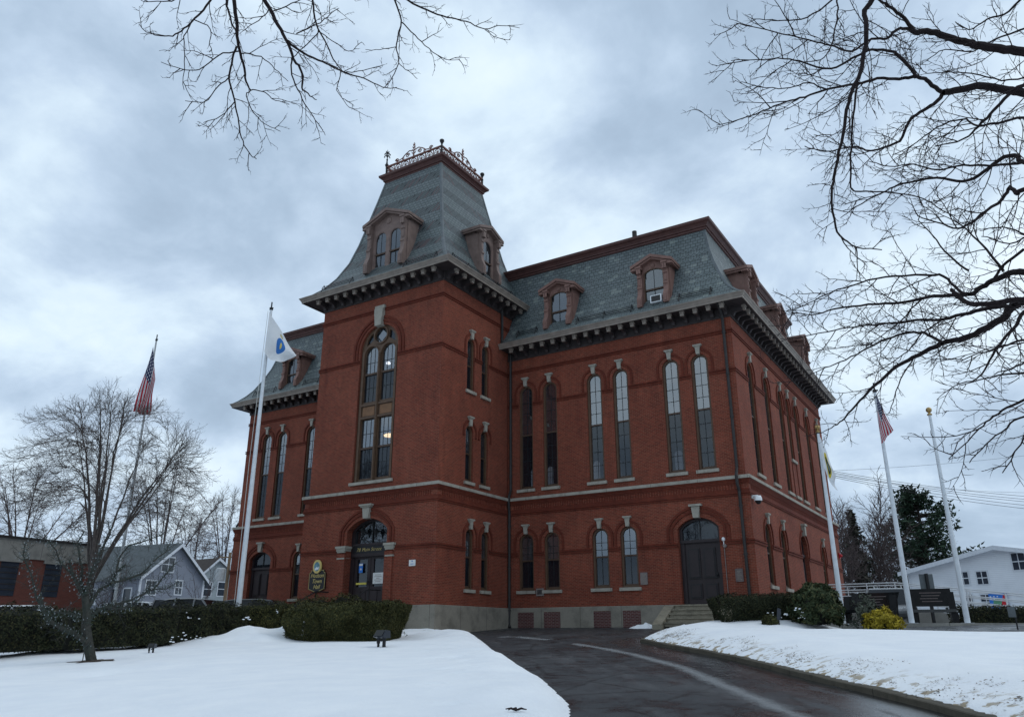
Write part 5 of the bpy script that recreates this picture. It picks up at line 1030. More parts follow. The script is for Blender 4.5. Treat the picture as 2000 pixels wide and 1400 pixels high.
def left_tree():
    r=random.Random(33); base=Vector((-3.2,-32.5,-2.6)); o=thing('street_tree','overhead bare tree whose thin branches hang in from the top left edge','tree'); WL[o]=Vector((0,0,0)); t=MB(); c=MB()
    tip=Vector((-2.6,-31.8,3.6)); t.tube([base-Vector((0,0,.4)),base+Vector((0,0,.4)),base.lerp(tip,.5),tip],[.5,.36,.3,.24],12)
    B=[(z7([(505,-150),(515,-40),(530,100),(535,200),(560,310),(580,400),(598,440)]),7.6,8.2,.034,.010),
     (z7([(530,230),(505,310),(497,400),(520,500),(540,600),(560,690),(600,760),(630,775)]),7.9,8.4,.017,.005),
     (z7([(598,440),(580,470),(620,560),(680,610),(745,640)]),8.2,8.3,.009,.004),(z7([(598,440),(660,450),(720,490),(790,510)]),8.2,8.1,.009,.004),
     (z7([(600,-150),(660,-20),(720,100),(770,190),(810,290),(850,350),(850,430),(880,460),(920,490)]),7.4,8.2,.034,.006),
     (z7([(780,205),(880,270),(970,310),(1050,350),(1150,385),(1240,425),(1310,430)]),7.7,8.2,.018,.005),
     (z7([(800,280),(800,370),(840,460),(890,550),(940,620),(965,660)]),7.8,8.4,.013,.004),
     (z7([(1050,355),(1150,345),(1250,320)]),8.0,8.0,.008,.004),
     (z7([(880,-150),(900,-10),(920,120),(960,200),(1000,290),(1040,350),(1020,440),(1080,525)]),7.8,8.5,.017,.004),
     (z7([(930,160),(850,240),(800,290)]),8.0,7.9,.009,.006),(z7([(930,150),(1000,200),(1080,250),(1140,205)]),8.0,8.0,.008,.004),
     (z7([(1260,-140),(1300,0),(1335,100),(1310,220),(1320,310),(1280,400),(1260,430)]),8.0,8.6,.017,.004),
     (z7([(1335,110),(1400,170),(1470,240),(1550,290),(1620,290)]),8.2,8.5,.011,.004),(z7([(1320,310),(1370,350),(1415,385)]),8.5,8.5,.007,.004),(z7([(1310,230),(1230,245),(1160,245)]),8.4,8.4,.007,.004),
     (z7([(1250,-80),(1365,0),(1460,50),(1560,85),(1650,105),(1740,140),(1830,125),(1910,140)]),8.0,8.8,.019,.004),(z7([(1740,145),(1800,185),(1870,195)]),8.6,8.7,.007,.004),
     (z7([(460,-120),(400,0),(330,90),(260,150),(200,180),(110,165),(50,120)]),7.4,7.8,.018,.004),(z7([(320,95),(275,180),(275,300),(270,440)]),7.5,7.8,.009,.004),(z7([(330,100),(400,140),(400,220),(420,280)]),7.5,7.7,.008,.004),
     (z7([(460,-140),(480,0),(490,60),(530,170)]),7.6,7.8,.017,.010),
     (z7([(540,250),(440,270),(350,340),(260,340),(160,300)]),7.9,8.1,.011,.004),(z7([(500,380),(440,420),(370,500),(280,490)]),8.1,8.2,.010,.004),(z7([(520,500),(450,570),(370,600)]),8.2,8.3,.009,.004),
     (z7([(550,260),(650,280),(720,340),(780,400)]),8.0,8.0,.010,.004),(z7([(690,50),(640,100),(560,150)]),7.5,7.6,.009,.004),(z7([(700,60),(800,20),(880,-20)]),7.5,7.4,.009,.006),
     (z7([(300,-80),(250,-10),(170,10),(60,5)]),7.4,7.6,.012,.004),(z7([(820,165),(940,110),(1000,60),(1030,40)]),7.8,7.9,.010,.004)]
    for px,R0,R1,r0,r1 in B:
        r0*=.8; r1*=.85
        Q=traced(c,r,px,R0,R1,r0,r1,[(.13,.50,46,.2,.0,.0055,6,.12),(.085,.19,46,.25,.01,.0036,4,.15),(.05,.07,44,.25,.0,.0026,2,.2)] if r0>.0068 else [(.09,.20,46,.25,.01,.0042,4,.15),(.05,.07,44,.25,.0,.0030,2,.2)])
        if px[0][1]<-25:
            a=Q[0]; d=(Q[0]-Q[1]).normalized(); mid=(a+tip)/2+Vector((0,0,1.6)); c.tube(smooth_path([tip,tip.lerp(mid,.5)+Vector((0,0,.6)),mid,a+d*.7,a],4),[r0*2.2]+[r0*2.1-(r0*1.1)*i/16 for i in range(16)],7,False)
    t.build('trunk','bark_moss',o); c.build('crown','twig',o)
left_tree()
# a single twig tip at the far left edge belongs to a street tree beyond the frame
# ------------------------------------------------------------------ evergreens, hedges, shrubs
def leafmat(name,c1,c2,tip=None):
    t=NT(name); g=t.new('ShaderNodeNewGeometry'); col=t.ramp(g.outputs['Random Per Island'],[(0,c1),(.8,c2),(1,tip or c2)]); n=t.noise(g.outputs['Position'],1.3,3,.6); col=t.mix(.6,col,t.mix(1,col,t.ramp(n,[(.3,.55),(.7,1.35)]),'MULTIPLY')); return t.fin(col,.75,0,.15)
M['yew']=leafmat('yew_leaves',(.022,.028,.013),(.062,.062,.022),(.11,.095,.035)); M['yew_dark']=leafmat('dark_yew_leaves',(.013,.018,.011),(.034,.038,.018),(.06,.055,.025)); M['core']=simple('dark_core',(.012,.013,.010),.95,.2)  # core: near-black solid filling behind hedge and shrub leaves
M['pine']=leafmat('pine_needles',(.016,.032,.022),(.042,.066,.040)); M['spruce']=leafmat('spruce_needles',(.030,.034,.026),(.060,.060,.045)); M['gold_leaf']=leafmat('golden_cypress',(.22,.17,.02),(.46,.36,.04)); M['grey_leaf']=leafmat('grey_green_shrub',(.045,.055,.045),(.09,.10,.075)); M['holly']=leafmat('broad_leaves',(.022,.035,.018),(.06,.075,.035),(.12,.11,.05))
def leaf(mb,r,p,n,s):
    n=(Vector(n)+rvec(r)*.9).normalized(); a=n.orthogonal().normalized(); ph=r.random()*6.28; b=n.cross(a); u=a*math.cos(ph)+b*math.sin(ph); v=n.cross(u); k=s*(.6+.8*r.random()); mb.add([p-u*k*.4,p+v*k*.28,p+u*k*1.0,p-v*k*.28],[(0,1,2,3)])
def hedge(label,path,wd,h0,h1,nleaf,seed,mat='yew',taper=.25,s=.075,bump=.10,group=None,endround=.0):
    """clipped hedge along a ground path; each path point (x,y,zbase)"""
    r=random.Random(seed); P=[Vector(p) for p in path]; cen=P[len(P)//2]; o=thing('hedge',label,'hedge',cen,0,group); lens=[(P[i+1]-P[i]).length for i in range(len(P)-1)]; T=sum(lens)
    def frame(s_):
        i=0
        while i<len(lens)-1 and s_>lens[i]: s_-=lens[i]; i+=1
        p=P[i].lerp(P[i+1],s_/lens[i]); d=P[i+1]-P[i]; d.z=0; d.normalize(); return p,d,Vector((d.y,-d.x,0))
    def surf(s_,a): # a in 0..1 round the section: front foot, front top, back top, back foot
        p,d,nn=frame(s_); f=s_/T; h=h0+(h1-h0)*f; e=min(1,min(s_,T-s_)/(.5))**.5 if endround else 1
        w2=wd/2; bot=w2*(1-taper)
        if a<.4: t=a/.4; off=bot+(w2-bot)*min(1,t*1.6); z=h*t; n=nn
        elif a<.6: t=(a-.4)/.2; off=w2*(1-2*t); z=h*(1+.05*math.sin(t*PI)); n=Vector((0,0,1))
        else: t=(a-.6)/.4; off=-(w2 if t<.6 else w2); z=h*(1-t); n=-nn
        k=noise.noise((p+nn*off+Vector((0,0,z)))*1.1+Vector((seed,0,0)))*bump*1.6+noise.noise((p+nn*off+Vector((0,0,z)))*3.1)*bump
        return p+nn*off*(.75+.25*e)+Vector((0,0,z*(.85+.15*e)))+n*k-cen,n
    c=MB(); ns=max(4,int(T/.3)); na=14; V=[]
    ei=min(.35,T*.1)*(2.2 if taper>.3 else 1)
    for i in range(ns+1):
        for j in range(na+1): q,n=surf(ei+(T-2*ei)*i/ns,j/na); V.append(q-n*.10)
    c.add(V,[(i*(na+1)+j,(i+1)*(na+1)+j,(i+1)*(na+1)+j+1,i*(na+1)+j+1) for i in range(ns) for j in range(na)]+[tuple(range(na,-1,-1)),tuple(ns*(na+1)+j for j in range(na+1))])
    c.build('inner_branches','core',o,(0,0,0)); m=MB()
    for k in range(nleaf):
        q,n=surf(r.random()*T,r.random()*.72 if r.random()<.9 else r.random()); q=q-n*(r.random()**2*.14-.03)+rvec(r)*.03; leaf(m,r,q,n+Vector((0,0,.3)),s)
    for e,sg in ((0.0,-1),(T,1)):
        p,d,nn=frame(e)
        for k in range(int(nleaf*wd/T*.55)):
            a=r.random(); b=r.random(); hh=(h0 if e==0 else h1); wv=wd/2*(1-taper+taper*min(1,a*1.6)); q=p+nn*((b*2-1)*wv)+Vector((0,0,a*hh))+d*sg*(.03+.10*noise.noise(Vector((b*3,a*3,seed)))+taper*.9*(a-.6)*(1 if taper>.3 else 0))-cen; leaf(m,r,q,d*sg+Vector((0,0,.3)),s)
    m.build('foliage',mat,o,(0,0,0)); return o
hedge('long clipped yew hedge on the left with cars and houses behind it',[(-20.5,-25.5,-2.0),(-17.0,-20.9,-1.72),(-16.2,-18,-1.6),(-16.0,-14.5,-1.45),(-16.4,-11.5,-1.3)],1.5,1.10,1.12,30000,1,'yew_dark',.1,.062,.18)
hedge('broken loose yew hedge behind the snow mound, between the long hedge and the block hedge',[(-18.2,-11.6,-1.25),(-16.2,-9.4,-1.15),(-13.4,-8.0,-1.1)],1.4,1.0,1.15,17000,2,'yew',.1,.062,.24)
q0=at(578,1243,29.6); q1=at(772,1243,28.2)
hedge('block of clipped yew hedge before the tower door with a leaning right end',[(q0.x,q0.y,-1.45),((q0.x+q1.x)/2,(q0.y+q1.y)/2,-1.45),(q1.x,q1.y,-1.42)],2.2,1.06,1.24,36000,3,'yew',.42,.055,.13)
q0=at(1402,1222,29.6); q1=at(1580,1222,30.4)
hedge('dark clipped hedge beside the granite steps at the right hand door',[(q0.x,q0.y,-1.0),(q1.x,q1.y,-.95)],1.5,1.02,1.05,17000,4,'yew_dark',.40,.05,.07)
q0=at(1868,1215,35); q1=at(2040,1215,36.5)
hedge('low dark hedge behind the retaining wall in front of the white house',[(q0.x,q0.y,-.85),(q1.x,q1.y,-.85),(q1.x+6,q1.y+1,-.85)],1.0,.66,.60,7000,5,'yew_dark',.05,.07,.06)
def shrub(name,label,cat,base,rx,rz,n,seed,mat,s=.08,bump=.18,core=True,cone=0):
    r=random.Random(seed); o=thing(name,label,cat,base); m=MB(); c=MB()
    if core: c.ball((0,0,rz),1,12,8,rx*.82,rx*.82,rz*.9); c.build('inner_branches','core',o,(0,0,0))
    for k in range(n):
        d=rvec(r); 
        if d.z<-.75: d.z=-d.z
        f=1+bump*noise.noise(d*2.2+Vector((seed,0,0)))*1.6; f*=1-.25*r.random()**2; q=Vector((d.x*rx*f,d.y*rx*f,rz+d.z*rz*f)); leaf(m,r,q,d,s)
    m.build('foliage',mat,o,(0,0,0)); return o
q=at(1600,1218,29.3); shrub('rounded_shrub','large rounded broad-leaved shrub between the dark hedge and the flagpole','shrub',(q.x,q.y,-.95),.78,.66,7000,6,'holly',.11,.3)
q=at(1505,1224,28.7); shrub('small_shrub','tiny round shrub in front of the dark hedge','shrub',(q.x,q.y,-1.0),.26,.23,1400,7,'yew',.055,.15)
q=at(1728,1238,28.6); o=shrub('golden_shrub','bright golden yellow shrub at the foot of the retaining wall','shrub',(q.x,q.y,-1.15),.46,.34,3600,8,'gold_leaf',.10,.5,True)
q=at(1700,1232,29.0); shrub('grey_shrub','thin grey green shrub just left of the golden shrub','shrub',(q.x,q.y,-1.15),.42,.50,1300,9,'grey_leaf',.09,.7,False)
def conifer(name,label,loc,H,R,seed,mat,open_=.3,s=.5,nb=150,kk=34,base=.12,cone=True):
    r=random.Random(seed); o=thing(name,label,'tree',loc); t=MB(); t.tube([(0,0,-.5),(0,0,H*.5),(0,0,H*.97)],[.035*H*.7,.02*H,.004*H],8); m=MB()
    for i in range(nb):
        f=base+(1-base)*(i/nb)**.9; a=r.random()*6.283; prof=(1-f)**.8 if cone else min(1,(1.04-f)**.55*1.05*(.55+.7*min(1,(f-base)*3.2)))
        L=R*prof*(.6+.55*r.random())*(1.0+.35*noise.noise(Vector((a*1.3,f*6,seed)))); z=H*f; d=Vector((math.cos(a),math.sin(a),.12 if not cone else -.18)); P=[Vector((0,0,z)),Vector((0,0,z))+d*L*.55,Vector((0,0,z))+d*L+Vector((0,0,L*(.16 if not cone else .02)))]
        t.tube(P,[.006*H,.004*H,.001*H],4,False)
        for k in range(int(kk*(.4+L/R))):
            g=.25+.75*r.random()**.6; p=P[0].lerp(P[2],g)+rvec(r)*(.09*R*(.5+g)); leaf(m,r,p,Vector((0,0,1))+rvec(r)*.5,s)
    t.build('trunk','bark',o,(0,0,0)); m.build('foliage',mat,o,(0,0,0)); return o
q=at(1826,1190,118); conifer('pine_tree','tall dark full-crowned white pine behind the flagpoles',(q.x,q.y,-1.2),18.4,6.0,3,'pine',s=.50,nb=120,kk=62,base=.12,cone=False)
q=at(1686,1190,104); conifer('spruce_tree','narrow brownish spruce left of the big dark pine',(q.x,q.y,-1.2),14.2,3.2,4,'spruce',s=.42,nb=170,kk=26,base=.08)
for i,(u,R,H,sp,lb) in enumerate([(1722,108,16.6,7.0,'spreading bare tree between the spruce and the big pine'),(1648,98,13.6,4.0,'slim bare tree just right of the rear corner of the building'),(1795,124,14.5,6.0,'bare tree low behind the white flagpole, left of the white house')]):
    q=at(u,1190,R); bare_tree('maple_tree',lb,(q.x,q.y,-1.2),H,sp,40+i,.2,2.2,mspec(H,.018),('bark_red','bark_red'),8)
# ------------------------------------------------------------------ retaining wall, plaza, benches, ramp
M['concrete']=stone('weathered_concrete',(.24,.235,.215),3.2,.3,2); M['granite_black']=simple('polished_black_granite',(.008,.009,.010),.10,.3,8,0,0,.5); M['galv']=simple('white_painted_rail',(.60,.62,.64),.4,.08)
rw=thing('retaining_wall','long low concrete retaining wall across the right, below the flagpoles','wall',(1.6,-2.3,-1.2))
def ribbon(pts,w,z0,z1):
    m=MB(); n=len(pts); o=[]; P=[Vector(p) for p in pts]
    for i in range(n):
        d=(P[min(i+1,n-1)]-P[max(0,i-1)]).normalized(); nn=Vector((-d.y,d.x))
        a=P[i]; b=P[i]+nn*w; o+= [(a.x,a.y,z0),(a.x,a.y,z1),(b.x,b.y,z1),(b.x,b.y,z0)]
    m.add(o,[(4*i+k,4*i+(k+1)%4,4*i+4+(k+1)%4,4*i+4+k) for i in range(n-1) for k in range(4)]+[(0,1,2,3),(4*n-1,4*n-2,4*n-3,4*n-4)]); return m
m=ribbon(WALL[1:],.28,-1.5,-.80); m.build('wall_body','concrete',rw)
m=ribbon([(4.9,-2.75),(6.6,-2.05),(8.9,-.6),(12,2)],.16,-1.4,-1.10); m.build('footing_ledge','concrete',rw)
m=MB(); pz=[(.6,-2.5),(1.6,-2.15),(4.1,-1.4),(6.3,-.6),(8.6,.9),(15,6.6),(15,24),(.12,24),(.12,-2.2)]; m.add([(x,y,-.83) for x,y in pz],[tuple(range(len(pz)))]); M['plaza']=stone('plaza_paving',(.30,.31,.32),1.5,.3,.7); tag(m.build('plaza','plaza'),kind='structure')
M['granite_dull']=simple('honed_black_granite',(.010,.010,.011),.35,.3,8,0,0,.15)
def bench(label,pos,rz,wd,tall,tilt,gm='granite_black'):
    o=thing('granite_bench',label,'bench',pos,rz,'black granite memorial benches'); hw=wd/2
    for sx in(-1,1):
        m=MB(); m.prism([(-.42,0),(.18,0),(.32,tall-.45),(.34,tall-.12),(.20,tall-.12),(.08,.52),(-.38,.42)],lambda a,b,d:(d,a,b),sx*hw-.11,sx*hw+.11); on(o,m,'bench_support','granite_dull')
    m=MB(); m.box((-hw-.06,-.46,.42),(hw+.06,.10,.52)); on(o,m,'seat','granite_black')
    m=MB(); m.prism([(.14,tall-.62),(.22,tall-.62),(.22+tilt,tall),(.14+tilt,tall)],lambda a,b,d:(d,a,b),-hw-.02,hw+.02); b=on(o,m,'backrest',gm); m=MB()
    for i in range(4): zz=tall-.16-.10*i; yy=.14+tilt*(zz-(tall-.62))/.62-.004; m.box((-hw*(.55-.08*(i%2)),yy-.003,zz),(hw*(.55-.1*(i%3)),yy+.003,zz+.03))
    m.build('inscription','bronze',b,(0,0,0)); return o
q=at(1700,1217,33.0); bench('black granite bench with its broad back tilted to the sky, behind the golden shrub',(q.x,q.y,-.83),R_(-14),1.7,1.15,.62)
q=at(1827,1217,33.6); bench('black granite bench with an upright lettered back between two bare white poles',(q.x,q.y,-.83),R_(8),1.30,1.26,.06,'granite_dull')
# ramp and its rails at the side door
rp=thing('access_ramp','white railed access ramp running out from the side door','ramp',(.15,9.0,-.86)); m=MB(); m.box((.13,8.0,-.9),(3.9,10.2,-.04)); m.prism([(3.9,-.9),(3.9,-.04),(9.5,-.75),(9.5,-.9)],lambda a,b,d:(a,d,b),8.0,10.2); m.build('ramp_slab','concrete',rp)
for y in (8.08,10.1):
    m=MB()
    for h in (1.05,.78,.52,.26): m.tube([(.25 if y<9 else .2,y,h),(3.86,y,h),(9.4,y,h-.72)],.024,6)
    for i in range(4): x=.3+1.18*i; m.tube([(x,y,-.1),(x,y,1.05)],.026,6)
    for i in range(1,5): x=3.86+1.38*i; m.tube([(x,y,-.8),(x,y,1.05-.13*(x-3.86))],.026,6)
    m.build('ramp_rail','galv',rp)
# ------------------------------------------------------------------ flagpoles and flags
M['pole']=simple('white_pole_paint',(.60,.64,.68),.35,.08); M['pole_old']=simple('weathered_pole',(.42,.44,.45),.5,.15); M['brass']=simple('gilt_ball',(.36,.24,.10),.3,.1,6,.7); M['rope']=simple('halyard_rope',(.55,.55,.52),.8,.1)
def flagpole(label,base,H,r,ball=True,rope=False,old=False,group='white flagpoles'):
    o=thing('flagpole',label,'flagpole',base,0,group); m=MB(); m.tube([(0,0,-.3),(0,0,H*.4),(0,0,H)],[r,r*.85,r*.5],12); on(o,m,'pole','pole_old' if old else 'pole')
    m=MB(); m.box((-r*2.2,-r*2.2,-.02),(r*2.2,r*2.2,.05)); on(o,m,'base_plate','pole')
    if ball: m=MB(); m.tube([(0,0,H),(0,0,H+.12)],r*.45,8); m.ball((0,0,H+.2),.105,12,8); m.lathe([(r*.9,0),(r*.9,.05),(.03,.07)],(0,0,H),10); on(o,m,'finial','brass')
    else: m=MB(); m.lathe([(r*.7,-.03),(r*.75,.08),(.03,.1),(.03,.35)],(0,0,H),8); m.beam((0,0,H+.02),(.12,0,H+.05),.04,.05); on(o,m,'truck','iron')
    if rope: m=MB(); m.tube([(-r*.6,-r,H-.1),(-r*1.7,-r,H*.5),(-r*1.1,-r*1.1,1.2)],.012,4); on(o,m,'halyard','rope')
    return o
def pole_at(u0,v0,u1,v1,R,z0=None,**k):
    b=at(u0,v0,R); t_=at(u1,v1,R); z=b.z if z0 is None else z0; return (b.x,b.y,z),t_.z-z,k
b,H,_=pole_at(467,1172,526.5,604,34.0,-1.2); flagpole('tall white flagpole left of the tower flying a white state flag',b,H,.11,False,True)
b,H,_=pole_at(237,1090,299,664,46,-1.0); flagpole('thin weathered flagpole among the trees at far left',b,H,.085,False,False,True)
b,H,_=pole_at(1647,1216,1597.5,845,31.0,-.86); flagpole('white gold-balled flagpole nearest the building, with a white town flag',b,H,.095)
b,H,_=pole_at(1781,1216,1709.5,765,31.6,-.84); flagpole('tallest white flagpole on the plaza, flying the stars and stripes',b,H,.095,False)
b,H,_=pole_at(1890,1216,1805,812,32.2,-.84); flagpole('bare white gold-balled flagpole at the right without any flag',b,H,.095)
def flag_mat(kind):
    t=NT(kind); uv=t.uv(); s=t.new('ShaderNodeSeparateXYZ'); t.L.new(uv,s.inputs[0]); u,v=s.outputs[0],s.outputs[1]
    def ell(cx,cy,rx,ry): return t.math('ADD',t.math('POWER',t.math('DIVIDE',t.math('SUBTRACT',u,cx),rx),2),t.math('POWER',t.math('DIVIDE',t.math('SUBTRACT',v,cy),ry),2))
    if kind=='stars_and_stripes':
        st=t.math('GREATER_THAN',t.math('MODULO',t.math('MULTIPLY',v,13),2),1.0); col=t.mix(st,(.36,.012,.028),(.52,.52,.55)); can=t.math('MULTIPLY',t.math('LESS_THAN',u,.42),t.math('GREATER_THAN',v,6/13))
        a=t.math('SUBTRACT',t.math('FRACT',t.math('MULTIPLY',u,6/.42)),.5); b=t.math('SUBTRACT',t.math('FRACT',t.math('MULTIPLY',t.math('SUBTRACT',v,6/13),5/(7/13))),.5); d=t.math('SQRT',t.math('ADD',t.math('MULTIPLY',a,a),t.math('MULTIPLY',b,b))); star=t.math('LESS_THAN',d,.27)
        col=t.mix(can,col,t.mix(star,(.010,.016,.065),(.5,.51,.54)))
    elif kind=='state_flag':
        e=ell(.56,.58,.15,.27); col=t.mix(t.math('LESS_THAN',e,1),(.72,.74,.76),(.05,.17,.46)); col=t.mix(t.math('LESS_THAN',ell(.56,.60,.03,.12),1),col,(.60,.50,.14)); rib=t.math('MULTIPLY',t.math('LESS_THAN',ell(.5,.50,.23,.36),1),t.math('GREATER_THAN',ell(.5,.53,.20,.31),1)); col=t.mix(t.math('MULTIPLY',rib,t.math('LESS_THAN',v,-1)),col,(.04,.16,.50)); col=t.mix(t.math('LESS_THAN',ell(.50,.90,.06,.035),1),col,(.5,.45,.25))
    else:
        e=ell(.46,.5,.22,.36); col=t.mix(t.math('LESS_THAN',e,1),(.72,.74,.76),(.55,.44,.05)); col=t.mix(t.math('LESS_THAN',ell(.46,.5,.15,.25),1),col,(.03,.05,.045)); col=t.mix(t.math('LESS_THAN',ell(.46,.45,.09,.10),1),col,(.18,.22,.2))
    b=t.bsdf; t.fin(col,.85,0,.1)
    tl=t.new('ShaderNodeBsdfTranslucent'); t.put(tl.inputs[0],col); mx=t.new('ShaderNodeMixShader'); mx.inputs[0].default_value=.18; t.L.new(b.outputs[0],mx.inputs[1]); t.L.new(tl.outputs[0],mx.inputs[2]); t.L.new(mx.outputs[0],t.out.inputs[0]); return t.m
def flag(label,kind,px,R,fold,ph,group=None):
    A,B,C_,D=[at(u,v,R) for u,v in px]; d=Vector((A.x-CAM.x,A.y-CAM.y,0)).normalized(); nu,nv=36,22; V=[];F=[]; off=A-d*.10
    for i in range(nu+1):
        for j in range(nv+1):
            u,v=i/nu,j/nv; p=(A*(1-v)+B*v)*(1-u)+(C_*(1-v)+D*v)*u; lat=_rt*(fold*.55*math.sin(v*9+u*5+ph)*u**.8); k=fold*(math.sin(v*7+ph+u*3)*u**.7+.4*math.sin(u*11+v*4)); V.append(p-off-d*.12+d*k+lat+Vector((0,0,-.12*math.sin(u*PI)*v)))
    for i in range(nu):
        for j in range(nv): a=i*(nv+1)+j; F.append((a,a+1,a+nv+2,a+nv+1))
    me=bpy.data.meshes.new('flag'); me.from_pydata(V,[],F); ul=me.uv_layers.new(name='UVMap')
    for f in me.polygons:
        f.use_smooth=True
        for li,vi in zip(f.loop_indices,f.vertices): ul.data[li].uv=(vi//(nv+1)/nu,1-(vi%(nv+1))/nv)
    me.materials.append(M.setdefault(kind,flag_mat(kind)) if kind not in M else M[kind]); o=bpy.data.objects.new('flag',me); COL.objects.link(o); o.location=off; tag(o,label,'flag',group)
flag('white state flag with a blue shield blowing from the tall left pole','state_flag',[(526,612),(516,690),(580,697),(548,709)],33.8,.10,.6)
flag('stars and stripes hanging limp on the thin far left pole','stars_and_stripes',[(299,678),(303,742),(260,806),(291,812)],45.8,.14,1.2)
flag('stars and stripes hanging from the tallest plaza pole on the right','stars_and_stripes',[(1711,770),(1716,824),(1744,842),(1722,868)],31.4,.06,2.0)
flag('white town flag with a yellow ring, drooping beside the corner of the building','town_flag',[(1600,850),(1609,912),(1629,918),(1634,960)],30.8,.07,.2)
# ------------------------------------------------------------------ buildings around
def siding(name,c,step=.16):
    t=NT(name); g=t.new('ShaderNodeNewGeometry'); s=t.new('ShaderNodeSeparateXYZ'); t.L.new(g.outputs['Position'],s.inputs[0]); f=t.math('FRACT',t.math('DIVIDE',s.outputs[2],step)); ln=t.math('LESS_THAN',f,.12); n=t.noise(g.outputs['Position'],.7,4,.6); col=t.ramp(n,[(.3,tuple(x*.88 for x in c)),(.7,c)]); col=t.mix(t.math('MULTIPLY',ln,.30),col,tuple(x*.35 for x in c)); t.bump(f,.5,.02); return t.fin(col,.65,0,.2)
M['side_white']=siding('white_clapboard',(.70,.73,.77)); M['side_grey']=siding('blue_grey_clapboard',(.215,.235,.28)); M['side_pale']=siding('pale_green_clapboard',(.30,.34,.36)); M['shingle']=simple('grey_shingles',(.085,.098,.105),.9,.25,3); M['shingle_brown']=simple('brown_shingles',(.06,.05,.045),.9,.25,3); M['trim']=simple('white_trim',(.55,.58,.62),.6,.08)
def frame_of(A,B):
    A=Vector(A);B=Vector(B); d=Vector((B.x-A.x,B.y-A.y,0)); L=d.length; d/=L; return A,d,L,math.atan2(d.y,d.x)
def onpl(u,v,A,d):
    D=_fw+_rt*((u-1000)/1536.74)-_up*((v-700)/1536.74); n=Vector((d.y,-d.x,0)); t_=(A-CAM).dot(n)/D.dot(n); p=CAM+D*t_-A; return p.dot(d),CAM.z+D.z*t_
def hwin(root,u,v,A,d,w,h,base,panes=1,y=0):
    x,z=onpl(u,v,A,d); z-=base; m=MB(); m.box((x-w/2-.12,y-.05,z-h/2-.12),(x+w/2+.12,y-.002,z+h/2+.12)); f=m.build('window_frame','trim',root,(0,0,0)); m=MB()
    m.box((x-w/2,y-.075,z-h/2),(x+w/2,y-.052,z+h/2)); g=m.build('pane','glass_far',f,(0,0,0)); m=MB(); m.box((x-w/2,y-.095,z-.04),(x+w/2,y-.077,z+.04)); 
    if panes>1: m.box((x-.03,y-.094,z-h/2),(x+.03,y-.076,z+h/2))
    m.build('sash_bar','trim',f,(0,0,0))
M['glass_far']=simple('dark_far_glass',(.03,.04,.055),.12,.2,2,0,0,.5)
def gable_house(label,A,B,depth,base,eave,apex,xa,wall,roof,ov=.45,name='house'):
    A,d,L,rz=frame_of(A,B); A.z=base; o=thing(name,label,'house',A,rz); fn2=lambda a,b,dd:(a,dd,b); e=eave-base; ap=apex-base; xa=L*xa
    m=MB(); m.prism([(0,-1),(L,-1),(L,e),(xa,ap),(0,e)],fn2,0,depth); on(o,m,'wall',wall)
    m=MB()
    for x0,s in ((0,-1),(L,1)):
        sl=(ap-e)/(xa-x0); xe=x0+s*ov; ze=e+sl*(xe-x0); m.add([(xe,-ov,ze),(xa,-ov,ap),(xa,depth+ov,ap),(xe,depth+ov,ze)]+[(xe,-ov,ze+.2),(xa,-ov,ap+.2),(xa,depth+ov,ap+.2),(xe,depth+ov,ze+.2)],[(0,1,2,3),(4,5,6,7),(0,4,5,1),(0,3,7,4),(3,2,6,7)])
    on(o,m,'roof',roof); m=MB()
    for x0,s in ((0,-1),(L,1)):
        sl=(ap-e)/(xa-x0); xe=x0+s*ov; ze=e+sl*(xe-x0); m.add([(xe,-ov-.03,ze-.18),(xa,-ov-.03,ap-.18),(xa,-ov-.03,ap+.17),(xe,-ov-.03,ze+.17)],[(0,1,2,3)])
        m.box((x0-.1,-.04,-.5),(x0+.1,.06,e))
    on(o,m,'trim_board','trim'); return o,A,d,base
A=at(1786,1190,86); B=at(2190,1190,80); eav=at(1782,1118,86).z; ap=at(1985,1070,83.5).z
wh,A_,d_,bs=gable_house('long white clapboard house with a low gable at the right edge',A,B,16,-1.2,eav,ap,.50,'side_white','trim',.7)
for u,v,w,h in ((1990,1096,1.0,1.35),(1882,1129,.85,1.05),(1919,1128,.85,1.05),(1891,1175,.85,1.2),(1928,1175,.85,1.2)): hwin(wh,u,v,A_,d_,w,h,bs,2)
x,z=onpl(1953,1178,A_,d_); bn=thing('banner','colourful banner in blue, green and red on the white house wall','banner',A_+d_*x+Vector((0,0,z-.9+1.2-.0)),math.atan2(d_.y,d_.x)); bn.location.z=z-.12; m=MB(); m.box((-.75,-.14,-.35),(.75,-.10,.95)); on(bn,m,'banner_cloth','blue'); m=MB(); m.prism([(.1,-.3),(.72,-.3),(.72,.9),(.45,.9)],fn,-.147,-.141); on(bn,m,'red_field','red'); M['green_print']=simple('green_print',(.10,.26,.16),.6,.3,3); m=MB(); lathe_y(m,(-.1,-.141,.2),.36,.012); on(bn,m,'green_disc','green_print'); m=MB(); [m.box((-.65+.28*(i%3),-.152,.66-.2*(i//3)),(-.55+.28*(i%3),-.141,.74-.2*(i//3))) for i in range(5)]; on(bn,m,'white_marks','paper')
A=at(268,1180,84); B=at(392,1180,90); gh,A_,d_,bs=gable_house('blue-grey clapboard house with a steep gable, behind the long hedge',A,B,13,-1.0,at(268,1122,84).z,at(338,1064,87).z,.5,'side_grey','shingle',.5)
for u,v,w,h in ((328,1102,1.5,1.3),(348,1147,.8,1.25),(294,1147,1.2,1.2)): hwin(gh,u,v,A_,d_,w,h,bs,2)
ld=Vector((-d_.y,d_.x,0)); 
m=MB()
